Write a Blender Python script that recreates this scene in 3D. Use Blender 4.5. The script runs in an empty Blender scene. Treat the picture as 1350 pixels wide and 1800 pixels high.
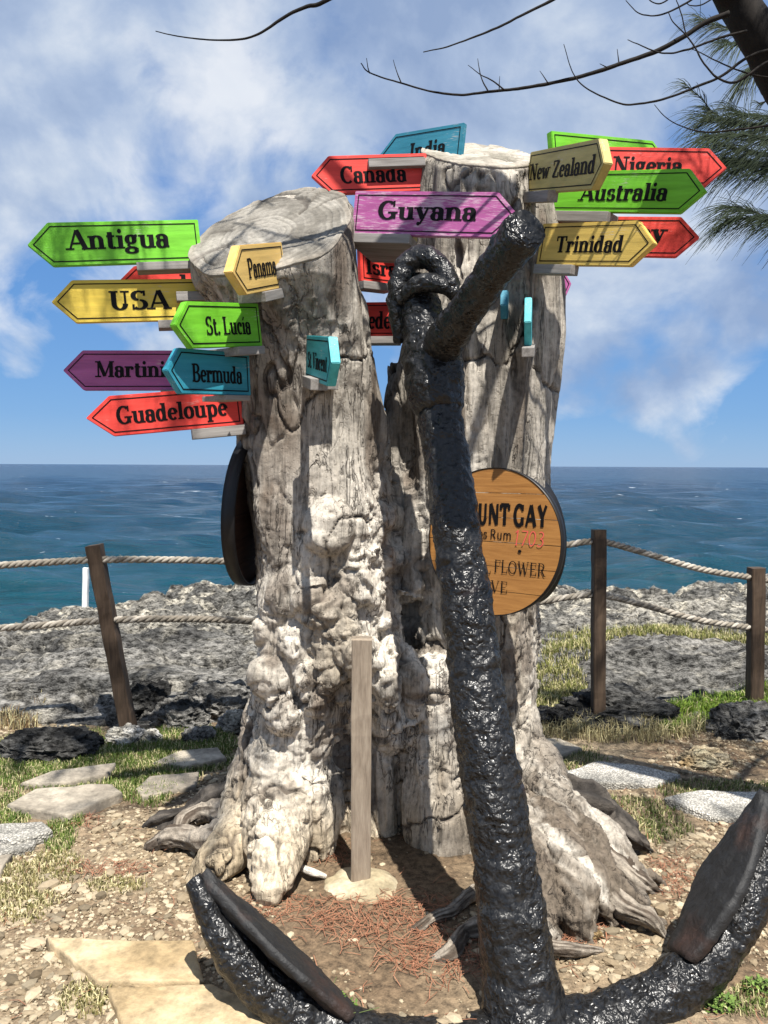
import bpy, bmesh, math, random
import numpy as np
from mathutils import Vector, Matrix
from mathutils.bvhtree import BVHTree

# ------------------------------------------------------------------ camera
F, CX, CY = 1352.0, 675.0, 900.0           # photograph's focal length and centre in its pixels
H_CAM = 1.6
PITCH = math.atan(81.5 / F)
ROLL = math.radians(0.27)
scn = bpy.context.scene
C = scn.collection
fw = Vector((0, math.cos(PITCH), -math.sin(PITCH)))
rt0 = Vector((1, 0, 0)); up0 = rt0.cross(fw)
rt = rt0 * math.cos(ROLL) + up0 * math.sin(ROLL)
upv = rt.cross(fw)
CAM = Vector((0, 0, H_CAM))
cam_d = bpy.data.cameras.new('camera')
cam = bpy.data.objects.new('camera', cam_d); C.objects.link(cam)
cam.matrix_world = Matrix(((rt.x, upv.x, -fw.x, CAM.x), (rt.y, upv.y, -fw.y, CAM.y), (rt.z, upv.z, -fw.z, CAM.z), (0, 0, 0, 1)))
cam_d.sensor_fit = 'VERTICAL'; cam_d.sensor_height = 36.0; cam_d.lens = F / 1800 * 36
cam_d.clip_start = 0.05; cam_d.clip_end = 120000
scn.camera = cam

# ------------------------------------------------------------------ sun, sky, exposure
SUN = Vector((-0.15, 0.49, -1.0)).normalized()       # direction the light travels
S_EL = math.asin(-SUN.z); S_AZ = math.atan2(-SUN.x, -SUN.y)
sun_d = bpy.data.lights.new('sun', 'SUN'); sun_d.energy = 5.0; sun_d.angle = math.radians(0.5); sun_d.color = (1.0, 0.955, 0.88)
sun = bpy.data.objects.new('sun', sun_d); C.objects.link(sun)
sun.rotation_euler = SUN.to_track_quat('-Z', 'Y').to_euler(); sun.location = (0.6, -3, 9)
scn.view_settings.view_transform = 'Standard'; scn.view_settings.look = 'None'
scn.view_settings.gamma = 1.0; scn.view_settings.exposure = 0.95; scn.view_settings.use_curve_mapping = False
scn.cycles.use_denoising = True
scn.cycles.max_bounces = 6; scn.cycles.diffuse_bounces = 3; scn.cycles.glossy_bounces = 3

class NT:
    """small helper round a node tree"""
    def __init__(s, tree): s.t = tree; s.n = tree.nodes; s.l = tree.links
    def add(s, typ, ins=None, **props):
        nd = s.n.new(typ)
        for k, v in props.items(): setattr(nd, k, v)
        for k, v in (ins or {}).items(): s.set(nd.inputs[k], v)
        return nd
    def set(s, sock, v):
        if isinstance(v, bpy.types.NodeSocket): s.l.new(v, sock)
        elif isinstance(v, (tuple, list)) and len(v) == 3 and sock.type == 'RGBA': sock.default_value = (*v, 1)
        else: sock.default_value = v
    def math(s, op, a, b=0.0, c=None):
        nd = s.n.new('ShaderNodeMath'); nd.operation = op; s.set(nd.inputs[0], a); s.set(nd.inputs[1], b)
        if c is not None: s.set(nd.inputs[2], c)
        return nd.outputs[0]
    def ramp(s, v, stops):
        nd = s.n.new('ShaderNodeValToRGB'); s.l.new(v, nd.inputs[0]); e = nd.color_ramp.elements
        while len(e) < len(stops): e.new(0.5)
        for el, (p, c) in zip(e, stops):
            el.position = p; el.color = (c, c, c, 1) if isinstance(c, (int, float)) else (*c, 1)
        return nd.outputs[0]
    def mix(s, f, a, b, blend='MIX'):
        nd = s.n.new('ShaderNodeMix'); nd.data_type = 'RGBA'; nd.blend_type = blend
        s.set(nd.inputs[0], f); s.set(nd.inputs[6], a); s.set(nd.inputs[7], b)
        return nd.outputs[2]
    def noise(s, vec, scale, detail=5, rough=0.55, dist=0.0):
        return s.add('ShaderNodeTexNoise', {'Vector': vec, 'Scale': scale, 'Detail': detail, 'Roughness': rough, 'Distortion': dist}).outputs['Fac']
    def mapping(s, vec, scale=(1, 1, 1), loc=(0, 0, 0)):
        return s.add('ShaderNodeMapping', {'Vector': vec, 'Scale': scale, 'Location': loc}).outputs[0]

world = bpy.data.worlds.new('World'); scn.world = world; world.use_nodes = True
w = NT(world.node_tree); w.n.clear()
sky = w.add('ShaderNodeTexSky', sky_type='NISHITA', sun_disc=False, sun_elevation=S_EL, sun_rotation=S_AZ, air_density=1.0, dust_density=0.1, ozone_density=4.0, altitude=0)
tc = w.add('ShaderNodeTexCoord').outputs['Generated']
sep = w.add('ShaderNodeSeparateXYZ', {0: tc})
zc = w.math('MAXIMUM', sep.outputs[2], 0.0)
clear = w.ramp(zc, [(0.0, (2.3, 4.7, 8.4)), (0.06, (1.6, 4.0, 8.2)), (0.30, (1.1, 3.2, 7.8)), (0.6, (0.6, 1.9, 5.2)), (1.0, (0.4, 1.3, 3.8))])
clear = w.mix(0.75, sky.outputs[0], clear)
zz = w.math('ADD', zc, 0.85)
cv = w.add('ShaderNodeCombineXYZ', {0: w.math('DIVIDE', sep.outputs[0], zz), 1: w.math('DIVIDE', sep.outputs[1], zz), 2: w.math('MULTIPLY', zc, 0.2)}).outputs[0]
OFF = (8.2, 4.1)
n1 = w.noise(w.mapping(cv, loc=(OFF[0], OFF[1], 0.0)), 3.4, 3, 0.5, 0.15)
n2 = w.noise(w.mapping(cv, loc=(9.3, 1.4, 2.0)), 9.0, 9, 0.56, 0.3)
# broken cloud overhead, open blue towards the horizon
cover = w.ramp(zc, [(0.0, 0.0), (0.06, 0.22), (0.16, 0.46), (0.30, 0.72), (0.50, 0.74), (1.0, 0.55)])
dens = w.math('ADD', w.math('ADD', n1, w.math('MULTIPLY', w.math('SUBTRACT', n2, 0.5), 0.42)), w.math('MULTIPLY', w.math('SUBTRACT', cover, 0.5), 0.50))
mask = w.ramp(dens, [(0.42, 0.0), (0.47, 0.40), (0.53, 0.84), (0.64, 0.98)])
n3 = w.noise(w.mapping(cv, loc=(1.7, 4.2, 5.0)), 5.5, 8, 0.55, 0.2)
lightc = w.math('SUBTRACT', w.math('ADD', n3, w.math('MULTIPLY', w.math('SUBTRACT', n2, 0.5), 0.5)), w.math('MULTIPLY', w.math('SUBTRACT', dens, 0.6), 0.35))
tone = w.ramp(lightc, [(0.36, (3.1, 4.2, 6.4)), (0.48, (4.4, 5.5, 7.5)), (0.57, (6.2, 7.1, 8.5)), (0.68, (8.8, 9.2, 9.8))])
skyc = w.mix(mask, clear, tone)
bg = w.add('ShaderNodeBackground', {'Color': skyc, 'Strength': 0.05})
w.l.new(bg.outputs[0], w.add('ShaderNodeOutputWorld').inputs[0])

# ------------------------------------------------------------------ pixel -> place
def ray(u, v):
    return (rt * ((u - CX) / F) + upv * ((CY - v) / F) + fw)
def P(u, v, d):
    """point seen at photo pixel (u, v), d metres ahead of the camera (along +Y)"""
    r = ray(u, v); return CAM + r * (d / r.y)
def G(u, v, z=0.0):
    """point of the ground (height z) seen at photo pixel (u, v)"""
    r = ray(u, v); return CAM + r * ((z - CAM.z) / r.z)
def plane_hit(u, v, o, n):
    r = ray(u, v); return CAM + r * ((o - CAM).dot(n) / r.dot(n))

# ------------------------------------------------------------------ numpy noise
def _h(ix, iy, iz, s):
    h = (ix.astype(np.int64) * 374761393 + iy.astype(np.int64) * 668265263 + iz.astype(np.int64) * 1440670441 + s * 1013904223) & 0xFFFFFFFF
    h = ((h ^ (h >> 13)) * 1274126177) & 0xFFFFFFFF
    h = ((h ^ (h >> 16)) * 2246822519) & 0xFFFFFFFF
    return ((h ^ (h >> 15)) & 0xFFFFFF) / float(0xFFFFFF)
def vnoise(p, s=0):
    p = np.asarray(p, float); i = np.floor(p); f = p - i; i = i.astype(np.int64); f = f * f * f * (f * (f * 6 - 15) + 10)
    r = 0
    for a in (0, 1):
        wx = f[:, 0] if a else 1 - f[:, 0]
        for b in (0, 1):
            wy = f[:, 1] if b else 1 - f[:, 1]
            for c in (0, 1):
                wz = f[:, 2] if c else 1 - f[:, 2]
                r = r + _h(i[:, 0] + a, i[:, 1] + b, i[:, 2] + c, s) * wx * wy * wz
    return r * 2 - 1
def fbm(p, s=0, o=4, g=0.5):
    p = np.asarray(p, float); r = 0; a = 1; t = 0
    for k in range(o):
        r = r + a * vnoise(p * (2.03 ** k) + 17.3 * k, s + k * 7); t += a; a *= g
    return r / t
def ridged(p, s=0, o=4, g=0.5):
    p = np.asarray(p, float); r = 0; a = 1; t = 0
    for k in range(o):
        r = r + a * (1 - np.abs(vnoise(p * (2.03 ** k) + 9.1 * k, s + k * 5)) * 2); t += a; a *= g
    return r / t
def worley(p, s=0):
    p = np.asarray(p, float); i = np.floor(p).astype(np.int64); best = np.full(len(p), 9.0); sec = best.copy(); cid = np.zeros(len(p))
    for a in (-1, 0, 1):
        for b in (-1, 0, 1):
            for c in (-1, 0, 1):
                q = i + np.array((a, b, c))
                o = np.stack([_h(q[:, 0], q[:, 1], q[:, 2], s + k) for k in (1, 2, 3)], 1)
                d = np.sqrt((((q + o) - p) ** 2).sum(1))
                idn = _h(q[:, 0], q[:, 1], q[:, 2], s + 4)
                nb = d < best
                sec = np.where(nb, best, np.minimum(sec, d)); cid = np.where(nb, idn, cid); best = np.where(nb, d, best)
    return best, sec, cid
def sstep(a, b, x):
    t = np.clip((x - a) / (b - a), 0, 1); return t * t * (3 - 2 * t)
RNG = np.random.default_rng(11)

# ------------------------------------------------------------------ mesh helpers
def mesh(name, verts, faces, smooth=True, col=None):
    me = bpy.data.meshes.new(name); V = np.asarray(verts, np.float32)
    if isinstance(faces, np.ndarray):
        n, k = faces.shape
        me.vertices.add(len(V)); me.vertices.foreach_set('co', V.ravel())
        me.loops.add(n * k); me.loops.foreach_set('vertex_index', faces.astype(np.int32).ravel())
        me.polygons.add(n); me.polygons.foreach_set('loop_start', np.arange(0, n * k, k, dtype=np.int32))
        try: me.polygons.foreach_set('loop_total', np.full(n, k, np.int32))
        except Exception: pass
        me.update(calc_edges=True)
    else:
        me.from_pydata([tuple(map(float, q)) for q in V], [], [tuple(map(int, f)) for f in faces]); me.update()
    me.validate()
    me.polygons.foreach_set('use_smooth', np.full(len(me.polygons), bool(smooth)))
    if col is not None: set_col(me, col)
    return me
def set_col(me, col):
    a = me.color_attributes.new('Col', 'FLOAT_COLOR', 'POINT'); c = np.ones((len(me.vertices), 4), np.float32); c[:, :3] = np.clip(col, 0, 1)
    a.data.foreach_set('color', c.ravel())
def obj(name, me, mat=None, parent=None):
    o = bpy.data.objects.new(name, me); C.objects.link(o)
    if mat is not None and me is not None: me.materials.clear(); me.materials.append(mat)
    if parent is not None: o.parent = parent
    return o
def tag(o, label=None, cat=None, group=None, kind=None):
    if label: o['label'] = label
    if cat: o['category'] = cat
    if group: o['group'] = group
    if kind: o['kind'] = kind
    return o
def thing(name, label, cat, loc=(0, 0, 0), group=None, mw=None):
    o = bpy.data.objects.new(name, None); C.objects.link(o); o.empty_display_size = 0.1
    if mw is not None: o.matrix_world = mw
    else: o.location = loc
    return tag(o, label, cat, group)
def grid_faces(nr, nc, wrap=False):
    i = np.arange(nr - 1)[:, None]; j = np.arange(nc if wrap else nc - 1)[None, :]; j2 = (j + 1) % nc
    return np.stack([(i * nc + j), (i * nc + j2), ((i + 1) * nc + j2), ((i + 1) * nc + j)], -1).reshape(-1, 4)
def catmull(pts, n):
    p = np.asarray(pts, float)
    if len(p) == 2: t = np.linspace(0, 1, n)[:, None]; return p[0] * (1 - t) + p[1] * t
    q = np.vstack([2 * p[0] - p[1], p, 2 * p[-1] - p[-2]])
    seg = np.linalg.norm(np.diff(p[:, :3], axis=0), axis=1); cum = np.r_[0, np.cumsum(seg)]; s = np.linspace(0, cum[-1], n)
    k = np.clip(np.searchsorted(cum, s, side='right') - 1, 0, len(seg) - 1); t = ((s - cum[k]) / seg[k])[:, None]
    a, b, c, d = q[k], q[k + 1], q[k + 2], q[k + 3]
    return 0.5 * ((2 * b) + (c - a) * t + (2 * a - 5 * b + 4 * c - d) * t ** 2 + (3 * b - a - 3 * c + d) * t ** 3)
def tube(pts, radii, nseg=12, n=None, cap=True, squash=None, lobes=None, endcap=0.35):
    """swept tube; returns verts, faces(list), with rounded ends"""
    p = np.asarray(pts, float); r = np.asarray(radii, float)
    if n is None: n = max(len(p) * 4, 6)
    q = catmull(np.c_[p, r], n); c = q[:, :3]; rr = np.maximum(q[:, 3], 1e-4)
    tan = np.gradient(c, axis=0); tan /= np.linalg.norm(tan, axis=1)[:, None] + 1e-12
    ref = np.array((0, 0, 1.0)) if abs(tan[0, 2]) < 0.8 else np.array((0, -1.0, 0))
    x = np.cross(ref, tan[0]); x /= np.linalg.norm(x); X = [x]
    for k in range(1, n):
        x = X[-1] - tan[k] * np.dot(X[-1], tan[k]); X.append(x / (np.linalg.norm(x) + 1e-12))
    X = np.array(X); Y = np.cross(tan, X)
    th = np.linspace(0, 2 * np.pi, nseg, endpoint=False)
    sx, sy = squash or (1, 1)
    R = rr[:, None] * (1 + (lobes(th)[None, :] if lobes is not None else 0))
    V = c[:, None, :] + X[:, None, :] * (np.cos(th)[None, :] * R * sx)[..., None] + Y[:, None, :] * (np.sin(th)[None, :] * R * sy)[..., None]
    V = V.reshape(-1, 3); Fq = grid_faces(n, nseg, True)
    if cap:
        V = np.vstack([V, c[0] - tan[0] * rr[0] * 0.35, c[-1] + tan[-1] * rr[-1] * endcap]); a = len(V) - 2; b = len(V) - 1
        j = np.arange(nseg); j2 = (j + 1) % nseg
        T = np.r_[np.stack([j2, j, np.full(nseg, a), np.full(nseg, a)], 1), np.stack([(n - 1) * nseg + j, (n - 1) * nseg + j2, np.full(nseg, b), np.full(nseg, b)], 1)]
        return V, Fq, T[:, :3]
    return V, Fq, np.zeros((0, 3), int)
def tube_mesh(name, *a, **k):
    V, Q, T = tube(*a, **k)
    return mesh(name, V, [tuple(f) for f in Q] + [tuple(f) for f in T])
def combine(parts):
    """join (V,Q,T) triples"""
    Vs, Fs, o = [], [], 0
    for V, Q, T in parts:
        Vs.append(V); Fs += [tuple(f) for f in (Q + o)] + [tuple(f) for f in (T + o)]; o += len(V)
    return np.vstack(Vs), Fs
def box(x0, x1, y0, y1, z0, z1, bev=0.004):
    bm = bmesh.new(); bmesh.ops.create_cube(bm, size=1)
    for v in bm.verts: v.co = Vector(((x0 + x1) / 2 + v.co.x * (x1 - x0), (y0 + y1) / 2 + v.co.y * (y1 - y0), (z0 + z1) / 2 + v.co.z * (z1 - z0)))
    if bev: bmesh.ops.bevel(bm, geom=bm.edges[:], offset=bev, segments=2, affect='EDGES', profile=0.7)
    me = bpy.data.meshes.new('box'); bm.to_mesh(me); bm.free(); return me
def vco(me):
    a = np.empty(len(me.vertices) * 3, np.float32); me.vertices.foreach_get('co', a); return a.reshape(-1, 3).astype(float)
def vno(me):
    a = np.empty(len(me.vertices) * 3, np.float32); me.vertex_normals.foreach_get('vector', a); return a.reshape(-1, 3).astype(float)
def setco(me, V): me.vertices.foreach_set('co', np.asarray(V, np.float32).ravel()); me.update()
def lerp3(a, b, t): return np.asarray(a)[None, :] * (1 - t[:, None]) + np.asarray(b)[None, :] * t[:, None]

# ------------------------------------------------------------------ materials
def material(name, build):
    m = bpy.data.materials.new(name); m.use_nodes = True; t = NT(m.node_tree); t.n.clear()
    b = t.add('ShaderNodeBsdfPrincipled'); o = t.add('ShaderNodeOutputMaterial'); t.l.new(b.outputs[0], o.inputs[0])
    build(t, b); return m
def co(t): return t.add('ShaderNodeTexCoord').outputs['Object']
def bump(t, b, h, strength=0.4, dist=0.01):
    t.set(b.inputs['Normal'], t.add('ShaderNodeBump', {'Height': h, 'Strength': strength, 'Distance': dist}).outputs[0])
def vcol(t): return t.add('ShaderNodeAttribute', attribute_name='Col').outputs['Color']

def m_vcol(name, rough=0.85, nscale=60, amount=0.35, bstr=0.5, bdist=0.006, stretch=(1, 1, 1), spec=0.3, lo=0.3, hi=0.7):
    def f(t, b):
        v = t.mapping(co(t), stretch); n = t.noise(v, nscale, 6, 0.6); n2 = t.noise(v, nscale * 4.3, 3, 0.6)
        k = t.math('ADD', t.math('MULTIPLY', n, 0.7), t.math('MULTIPLY', n2, 0.3))
        g = t.ramp(k, [(lo, 1 - amount), (hi, 1 + amount * 0.5)])
        t.set(b.inputs['Base Color'], t.mix(1.0, vcol(t), g, 'MULTIPLY')); b.inputs['Roughness'].default_value = rough
        b.inputs['Specular IOR Level'].default_value = spec
        bump(t, b, k, bstr, bdist)
    return material(name, f)
def m_wood(name, c1, c2, rough=0.75, axis=(2, 30, 30), bstr=0.4):
    def f(t, b):
        v = t.mapping(co(t), axis); n = t.noise(v, 1.6, 7, 0.6, 0.4); n2 = t.noise(v, 6.0, 4, 0.6)
        k = t.math('ADD', t.math('MULTIPLY', n, 0.7), t.math('MULTIPLY', n2, 0.3))
        t.set(b.inputs['Base Color'], t.mix(t.ramp(k, [(0.3, 0.0), (0.7, 1.0)]), c1, c2)); b.inputs['Roughness'].default_value = rough
        b.inputs['Specular IOR Level'].default_value = 0.25
        bump(t, b, k, bstr, 0.004)
    return material(name, f)
def m_paint(name, c, wear=0.15, worn=(0.55, 0.5, 0.45), rough=0.42):
    c = np.array(c)
    def f(t, b):
        o = co(t); v = t.mapping(o, (4, 40, 40), (sum(c) * 7, 0, 0)); n = t.noise(v, 1.0, 6, 0.6, 0.3); n2 = t.noise(v, 5.0, 5, 0.65)
        big = t.noise(t.mapping(o, (5, 5, 9)), 1.0, 3, 0.5)
        base = t.mix(t.ramp(n, [(0.3, 0.0), (0.7, 1.0)]), tuple(c * 0.68), tuple(np.clip(c * 1.08 + 0.012, 0, 0.9)))
        base = t.mix(t.ramp(big, [(0.35, 0.0), (0.75, 0.35)]), base, tuple(np.clip(c * 1.15 + 0.05, 0, 0.9)))
        wr = t.ramp(t.math('ADD', n2, t.math('MULTIPLY', t.math('SUBTRACT', big, 0.5), 0.6)), [(0.78 - wear * 0.8, 0.0), (0.9 - wear * 0.8, 0.75)])
        t.set(b.inputs['Base Color'], t.mix(wr, base, worn))
        t.set(b.inputs['Roughness'], t.ramp(n2, [(0.2, rough), (0.8, rough + 0.25)]))
        b.inputs['Specular IOR Level'].default_value = 0.35
        bump(t, b, t.math('ADD', n, t.math('MULTIPLY', n2, 0.5)), 0.25, 0.003)
    return material(name, f)
M = {}
M['ink'] = material('black_lettering_paint', lambda t, b: (b.inputs['Specular IOR Level'].__setattr__('default_value', 0.12), b.inputs['Base Color'].__setattr__('default_value', (0.006, 0.0055, 0.006, 1)), b.inputs['Roughness'].__setattr__('default_value', 0.55)))
M['red_ink'] = material('red_lettering_paint', lambda t, b: (b.inputs['Base Color'].__setattr__('default_value', (0.62, 0.09, 0.07, 1)), b.inputs['Roughness'].__setattr__('default_value', 0.6)))
def _stump(t, b):
    o = co(t); v = t.mapping(o, (1, 1, 0.10)); gr = t.noise(v, 60, 6, 0.65, 0.4); fi = t.noise(o, 38, 7, 0.65); md = t.noise(t.mapping(o, (1, 1, 0.45)), 11, 6, 0.6, 0.5)
    ck = t.math('ABSOLUTE', t.math('SUBTRACT', t.noise(t.mapping(o, (1, 1, 0.16)), 13, 5, 0.6, 0.8), 0.5)); crk = t.math('MULTIPLY', t.ramp(ck, [(0.0, 1.0), (0.018, 0.0)]), t.ramp(t.noise(o, 4.0, 3, 0.5), [(0.42, 0.0), (0.56, 1.0)]))
    pt = t.ramp(t.noise(o, 75, 3, 0.5), [(0.62, 0.0), (0.70, 1.0)])
    k = t.math('ADD', t.math('MULTIPLY', gr, 0.45), t.math('ADD', t.math('MULTIPLY', fi, 0.3), t.math('MULTIPLY', md, 0.25)))
    c = t.mix(1.0, vcol(t), t.ramp(k, [(0.40, 0.42), (0.5, 0.92), (0.60, 1.25)]), 'MULTIPLY')
    c = t.mix(t.math('MULTIPLY', crk, 0.8), c, (0.045, 0.036, 0.03)); c = t.mix(t.math('MULTIPLY', pt, 0.35), c, (0.10, 0.08, 0.06))
    t.set(b.inputs['Base Color'], c); b.inputs['Roughness'].default_value = 0.88; b.inputs['Specular IOR Level'].default_value = 0.25
    bump(t, b, t.math('SUBTRACT', t.math('SUBTRACT', k, t.math('MULTIPLY', crk, 0.5)), t.math('MULTIPLY', pt, 0.15)), 0.8, 0.018)
M['stump'] = material('weathered_wood', _stump)
M['root'] = m_vcol('root_wood', 0.9, 40, 0.6, 0.9, 0.012, (1, 1, 1))
M['cut'] = m_vcol('cut_wood', 0.85, 45, 0.45, 0.6, 0.008)
M['support'] = m_wood('grey_support_wood', (0.13, 0.118, 0.108), (0.34, 0.32, 0.30))
M['post'] = m_wood('brown_post_wood', (0.026, 0.018, 0.013), (0.095, 0.064, 0.042), 0.7, (30, 30, 2))
M['stake'] = m_wood('pale_stake_wood', (0.17, 0.13, 0.095), (0.42, 0.35, 0.27), 0.85, (26, 26, 1.3), 0.8)
M['white_post'] = m_wood('white_post_paint', (0.6, 0.6, 0.58), (0.8, 0.8, 0.78), 0.6, (20, 20, 3))
M['rope'] = m_vcol('rope_fibre', 0.9, 120, 0.4, 0.6, 0.004)
M['rock'] = m_vcol('pitted_limestone', 0.95, 17, 0.85, 1.0, 0.06, (1, 1.6, 1.6), spec=0.1, lo=0.40, hi=0.60)
M['ground'] = m_vcol('dirt', 0.95, 34, 0.6, 0.9, 0.016, lo=0.38, hi=0.62)
M['gravel'] = m_vcol('gravel_stone', 0.9, 90, 0.2, 0.3, 0.003)
M['slab'] = m_vcol('flagstone', 0.9, 14, 0.42, 0.8, 0.012, lo=0.36, hi=0.62)
def _peb(t, b):
    v = co(t); vo = t.add('ShaderNodeTexVoronoi', {'Vector': v, 'Scale': 105.0}); d = vo.outputs['Distance']
    c = t.mix(1.0, vcol(t), t.ramp(d, [(0.25, 1.08), (0.6, 0.55)]), 'MULTIPLY'); c = t.mix(1.0, c, t.ramp(t.add('ShaderNodeSeparateXYZ', {0: vo.outputs['Color']}).outputs[0], [(0.0, 0.65), (1.0, 1.25)]), 'MULTIPLY')
    t.set(b.inputs['Base Color'], c); b.inputs['Roughness'].default_value = 0.9; bump(t, b, t.math('SUBTRACT', 1.0, d), 0.8, 0.008)
M['pebbled'] = material('pebbled_stone', _peb)
M['leaf'] = m_vcol('grass_blade', 0.7, 30, 0.2, 0.0, 0.001)
M['needle'] = m_vcol('casuarina_needle', 0.65, 30, 0.2, 0.0, 0.001)
M['bark'] = m_wood('dark_bark', (0.005, 0.004, 0.0035), (0.020, 0.016, 0.013), 0.9, (18, 18, 6), 0.8)
def _tar(t, b):
    v = co(t); n = t.noise(v, 30, 2, 0.5, 0.5); n2 = t.noise(v, 70, 1.5, 0.5, 0.4)
    big = t.noise(v, 4.5, 5, 0.6)
    k = t.math('ADD', t.math('MULTIPLY', n, 0.5), t.math('MULTIPLY', n2, 0.8))
    base = t.mix(t.ramp(n2, [(0.35, 0.0), (0.7, 1.0)]), (0.0045, 0.0047, 0.0052), (0.019, 0.019, 0.0195))
    base = t.mix(t.ramp(big, [(0.64, 0.0), (0.76, 0.6)]), base, (0.05, 0.024, 0.015))
    t.set(b.inputs['Base Color'], base); t.set(b.inputs['Roughness'], t.ramp(n, [(0.3, 0.24), (0.75, 0.50)]))
    b.inputs['Specular IOR Level'].default_value = 0.42
    un = t.ramp(t.noise(v, 7, 3, 0.6), [(0.32, 0.25), (0.68, 1.0)])
    bump(t, b, t.math('MULTIPLY', t.math('ADD', k, t.math('MULTIPLY', t.noise(v, 16, 2, 0.5, 0.6), 1.0)), un), 1.0, 0.015)
M['tar'] = material('tarred_iron', _tar)
def _rust(t, b):
    v = co(t); n = t.noise(v, 22, 7, 0.65, 0.3); big = t.noise(v, 6, 5, 0.6)
    base = t.mix(t.ramp(big, [(0.52, 0.0), (0.74, 1.0)]), (0.010, 0.010, 0.0105), (0.040, 0.019, 0.013))
    t.set(b.inputs['Base Color'], base); b.inputs['Roughness'].default_value = 0.62
    bump(t, b, n, 0.7, 0.015)
M['rust'] = material('rusty_iron', _rust)
def _hoop(t, b):
    n = t.noise(co(t), 30, 4); t.set(b.inputs['Base Color'], t.mix(n, (0.004, 0.004, 0.005), (0.014, 0.013, 0.013))); b.inputs['Roughness'].default_value = 0.45; b.inputs['Specular IOR Level'].default_value = 0.3
M['hoop'] = material('black_hoop_iron', _hoop)

# ------------------------------------------------------------------ ground
def gz(x, y):
    """height of the dirt ground"""
    x = np.atleast_1d(np.asarray(x, float)); y = np.atleast_1d(np.asarray(y, float))
    p = np.stack([x, y, np.zeros_like(x)], 1)
    return 0.035 * fbm(p * 0.9, 3, 3) + 0.012 * fbm(p * 6, 5, 3)
def gz1(x, y): return float(gz(x, y)[0])
def on_g(u, v, lift=0.0):
    p = G(u, v)
    for _ in range(3): p = G(u, v, gz1(p.x, p.y) + lift)
    return p
def build_ground():
    y = np.r_[np.linspace(-14, 0.2, 30), np.linspace(0.35, 1.3, 30), np.linspace(1.3, 6.2, 330)[1:], np.linspace(6.3, 9.0, 20)]
    x = np.r_[np.linspace(-16, -3.6, 24), np.linspace(-3.5, 3.5, 420), np.linspace(3.6, 16, 24)]
    X, Y = np.meshgrid(x, y); X = X.ravel(); Y = Y.ravel()
    Z = gz(X, Y)
    p = np.stack([X, Y, 0 * X], 1)
    Z += 0.006 * fbm(p * 26, 9, 2) - 0.45 * sstep(4.65, 5.6, Y + 0.25 * fbm(p * 1.5, 13, 3))
    t = sstep(-0.35, 0.45, fbm(p * 1.6, 21, 4)); t2 = sstep(0.0, 0.5, fbm(p * 3.4, 33, 4))
    col = lerp3((0.15, 0.105, 0.064), (0.26, 0.20, 0.13), t)
    col = col * (1 - 0.45 * t2[:, None]) + np.array((0.14, 0.09, 0.055))[None, :] * (0.45 * t2[:, None])
    V = np.stack([X, Y, Z], 1)
    o = obj('ground', mesh('ground', V, grid_faces(len(y), len(x)), True, col), M['ground']); tag(o, kind='structure'); return o
build_ground()

# ------------------------------------------------------------------ limestone shelf behind the fence, sea beyond it
SEA_Z = -3.0
def edge_y(x):
    p = np.stack([x, 0 * x, 0 * x], 1)
    return 9.9 + 0.5 * fbm(p * 0.5, 41, 4) + 0.25 * fbm(p * 2.2, 42, 3) - 0.9 * sstep(-2.4, -5.2, x) - 2.0 * sstep(-5.0, -14.0, x)
def rz(X, Y):
    p = np.stack([X, Y, 0 * X], 1); e = edge_y(X)
    base = -0.10 + 0.16 * sstep(4.45, 5.0, Y) + 0.05 * fbm(p * 0.6, 51, 3)
    st = fbm(p * np.array((0.55, 1.5, 1)), 55, 4) * 3.0; stf = np.floor(st) + sstep(0.55, 0.95, st - np.floor(st))
    h = base + 0.085 * stf * sstep(4.6, 5.6, Y)
    rg = ridged(p * np.array((1.6, 3.0, 1)), 61, 5, 0.6); h += 0.10 * (rg - 0.35) * sstep(4.5, 6.0, Y); h += 0.04 * ridged(p * np.array((6.0, 11.0, 1)), 65, 4, 0.6) * sstep(5.0, 7.0, Y)
    f1, f2, _ = worley(p * np.array((4.0, 6.0, 1)), 71); h -= 0.10 * np.clip(1 - f1 * 1.8, 0, 1) * sstep(6.0, 8.4, Y)
    h += 0.16 * sstep(1.6, 0.35, e - Y) * (0.5 + 0.9 * fbm(p * 2.0, 77, 4))
    cut = np.abs(fbm(p * np.array((0.5, 1.9, 1)), 81, 4)); h -= 0.12 * sstep(0.04, 0.0, cut)
    cut = np.abs(fbm(p * np.array((1.3, 4.5, 1)) + 7, 83, 4)); h -= 0.06 * sstep(0.06, 0.0, cut)
    h += 0.03 * (worley(p * np.array((9.0, 14.0, 1)), 85)[0] - 0.4) * sstep(5.0, 7.0, Y)
    h -= 0.36 * sstep(-1.6, -4.4, X) * sstep(5.5, 8.5, Y)
    h -= 5.5 * sstep(-0.15, 1.1, Y - e) 
    return h
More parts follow.
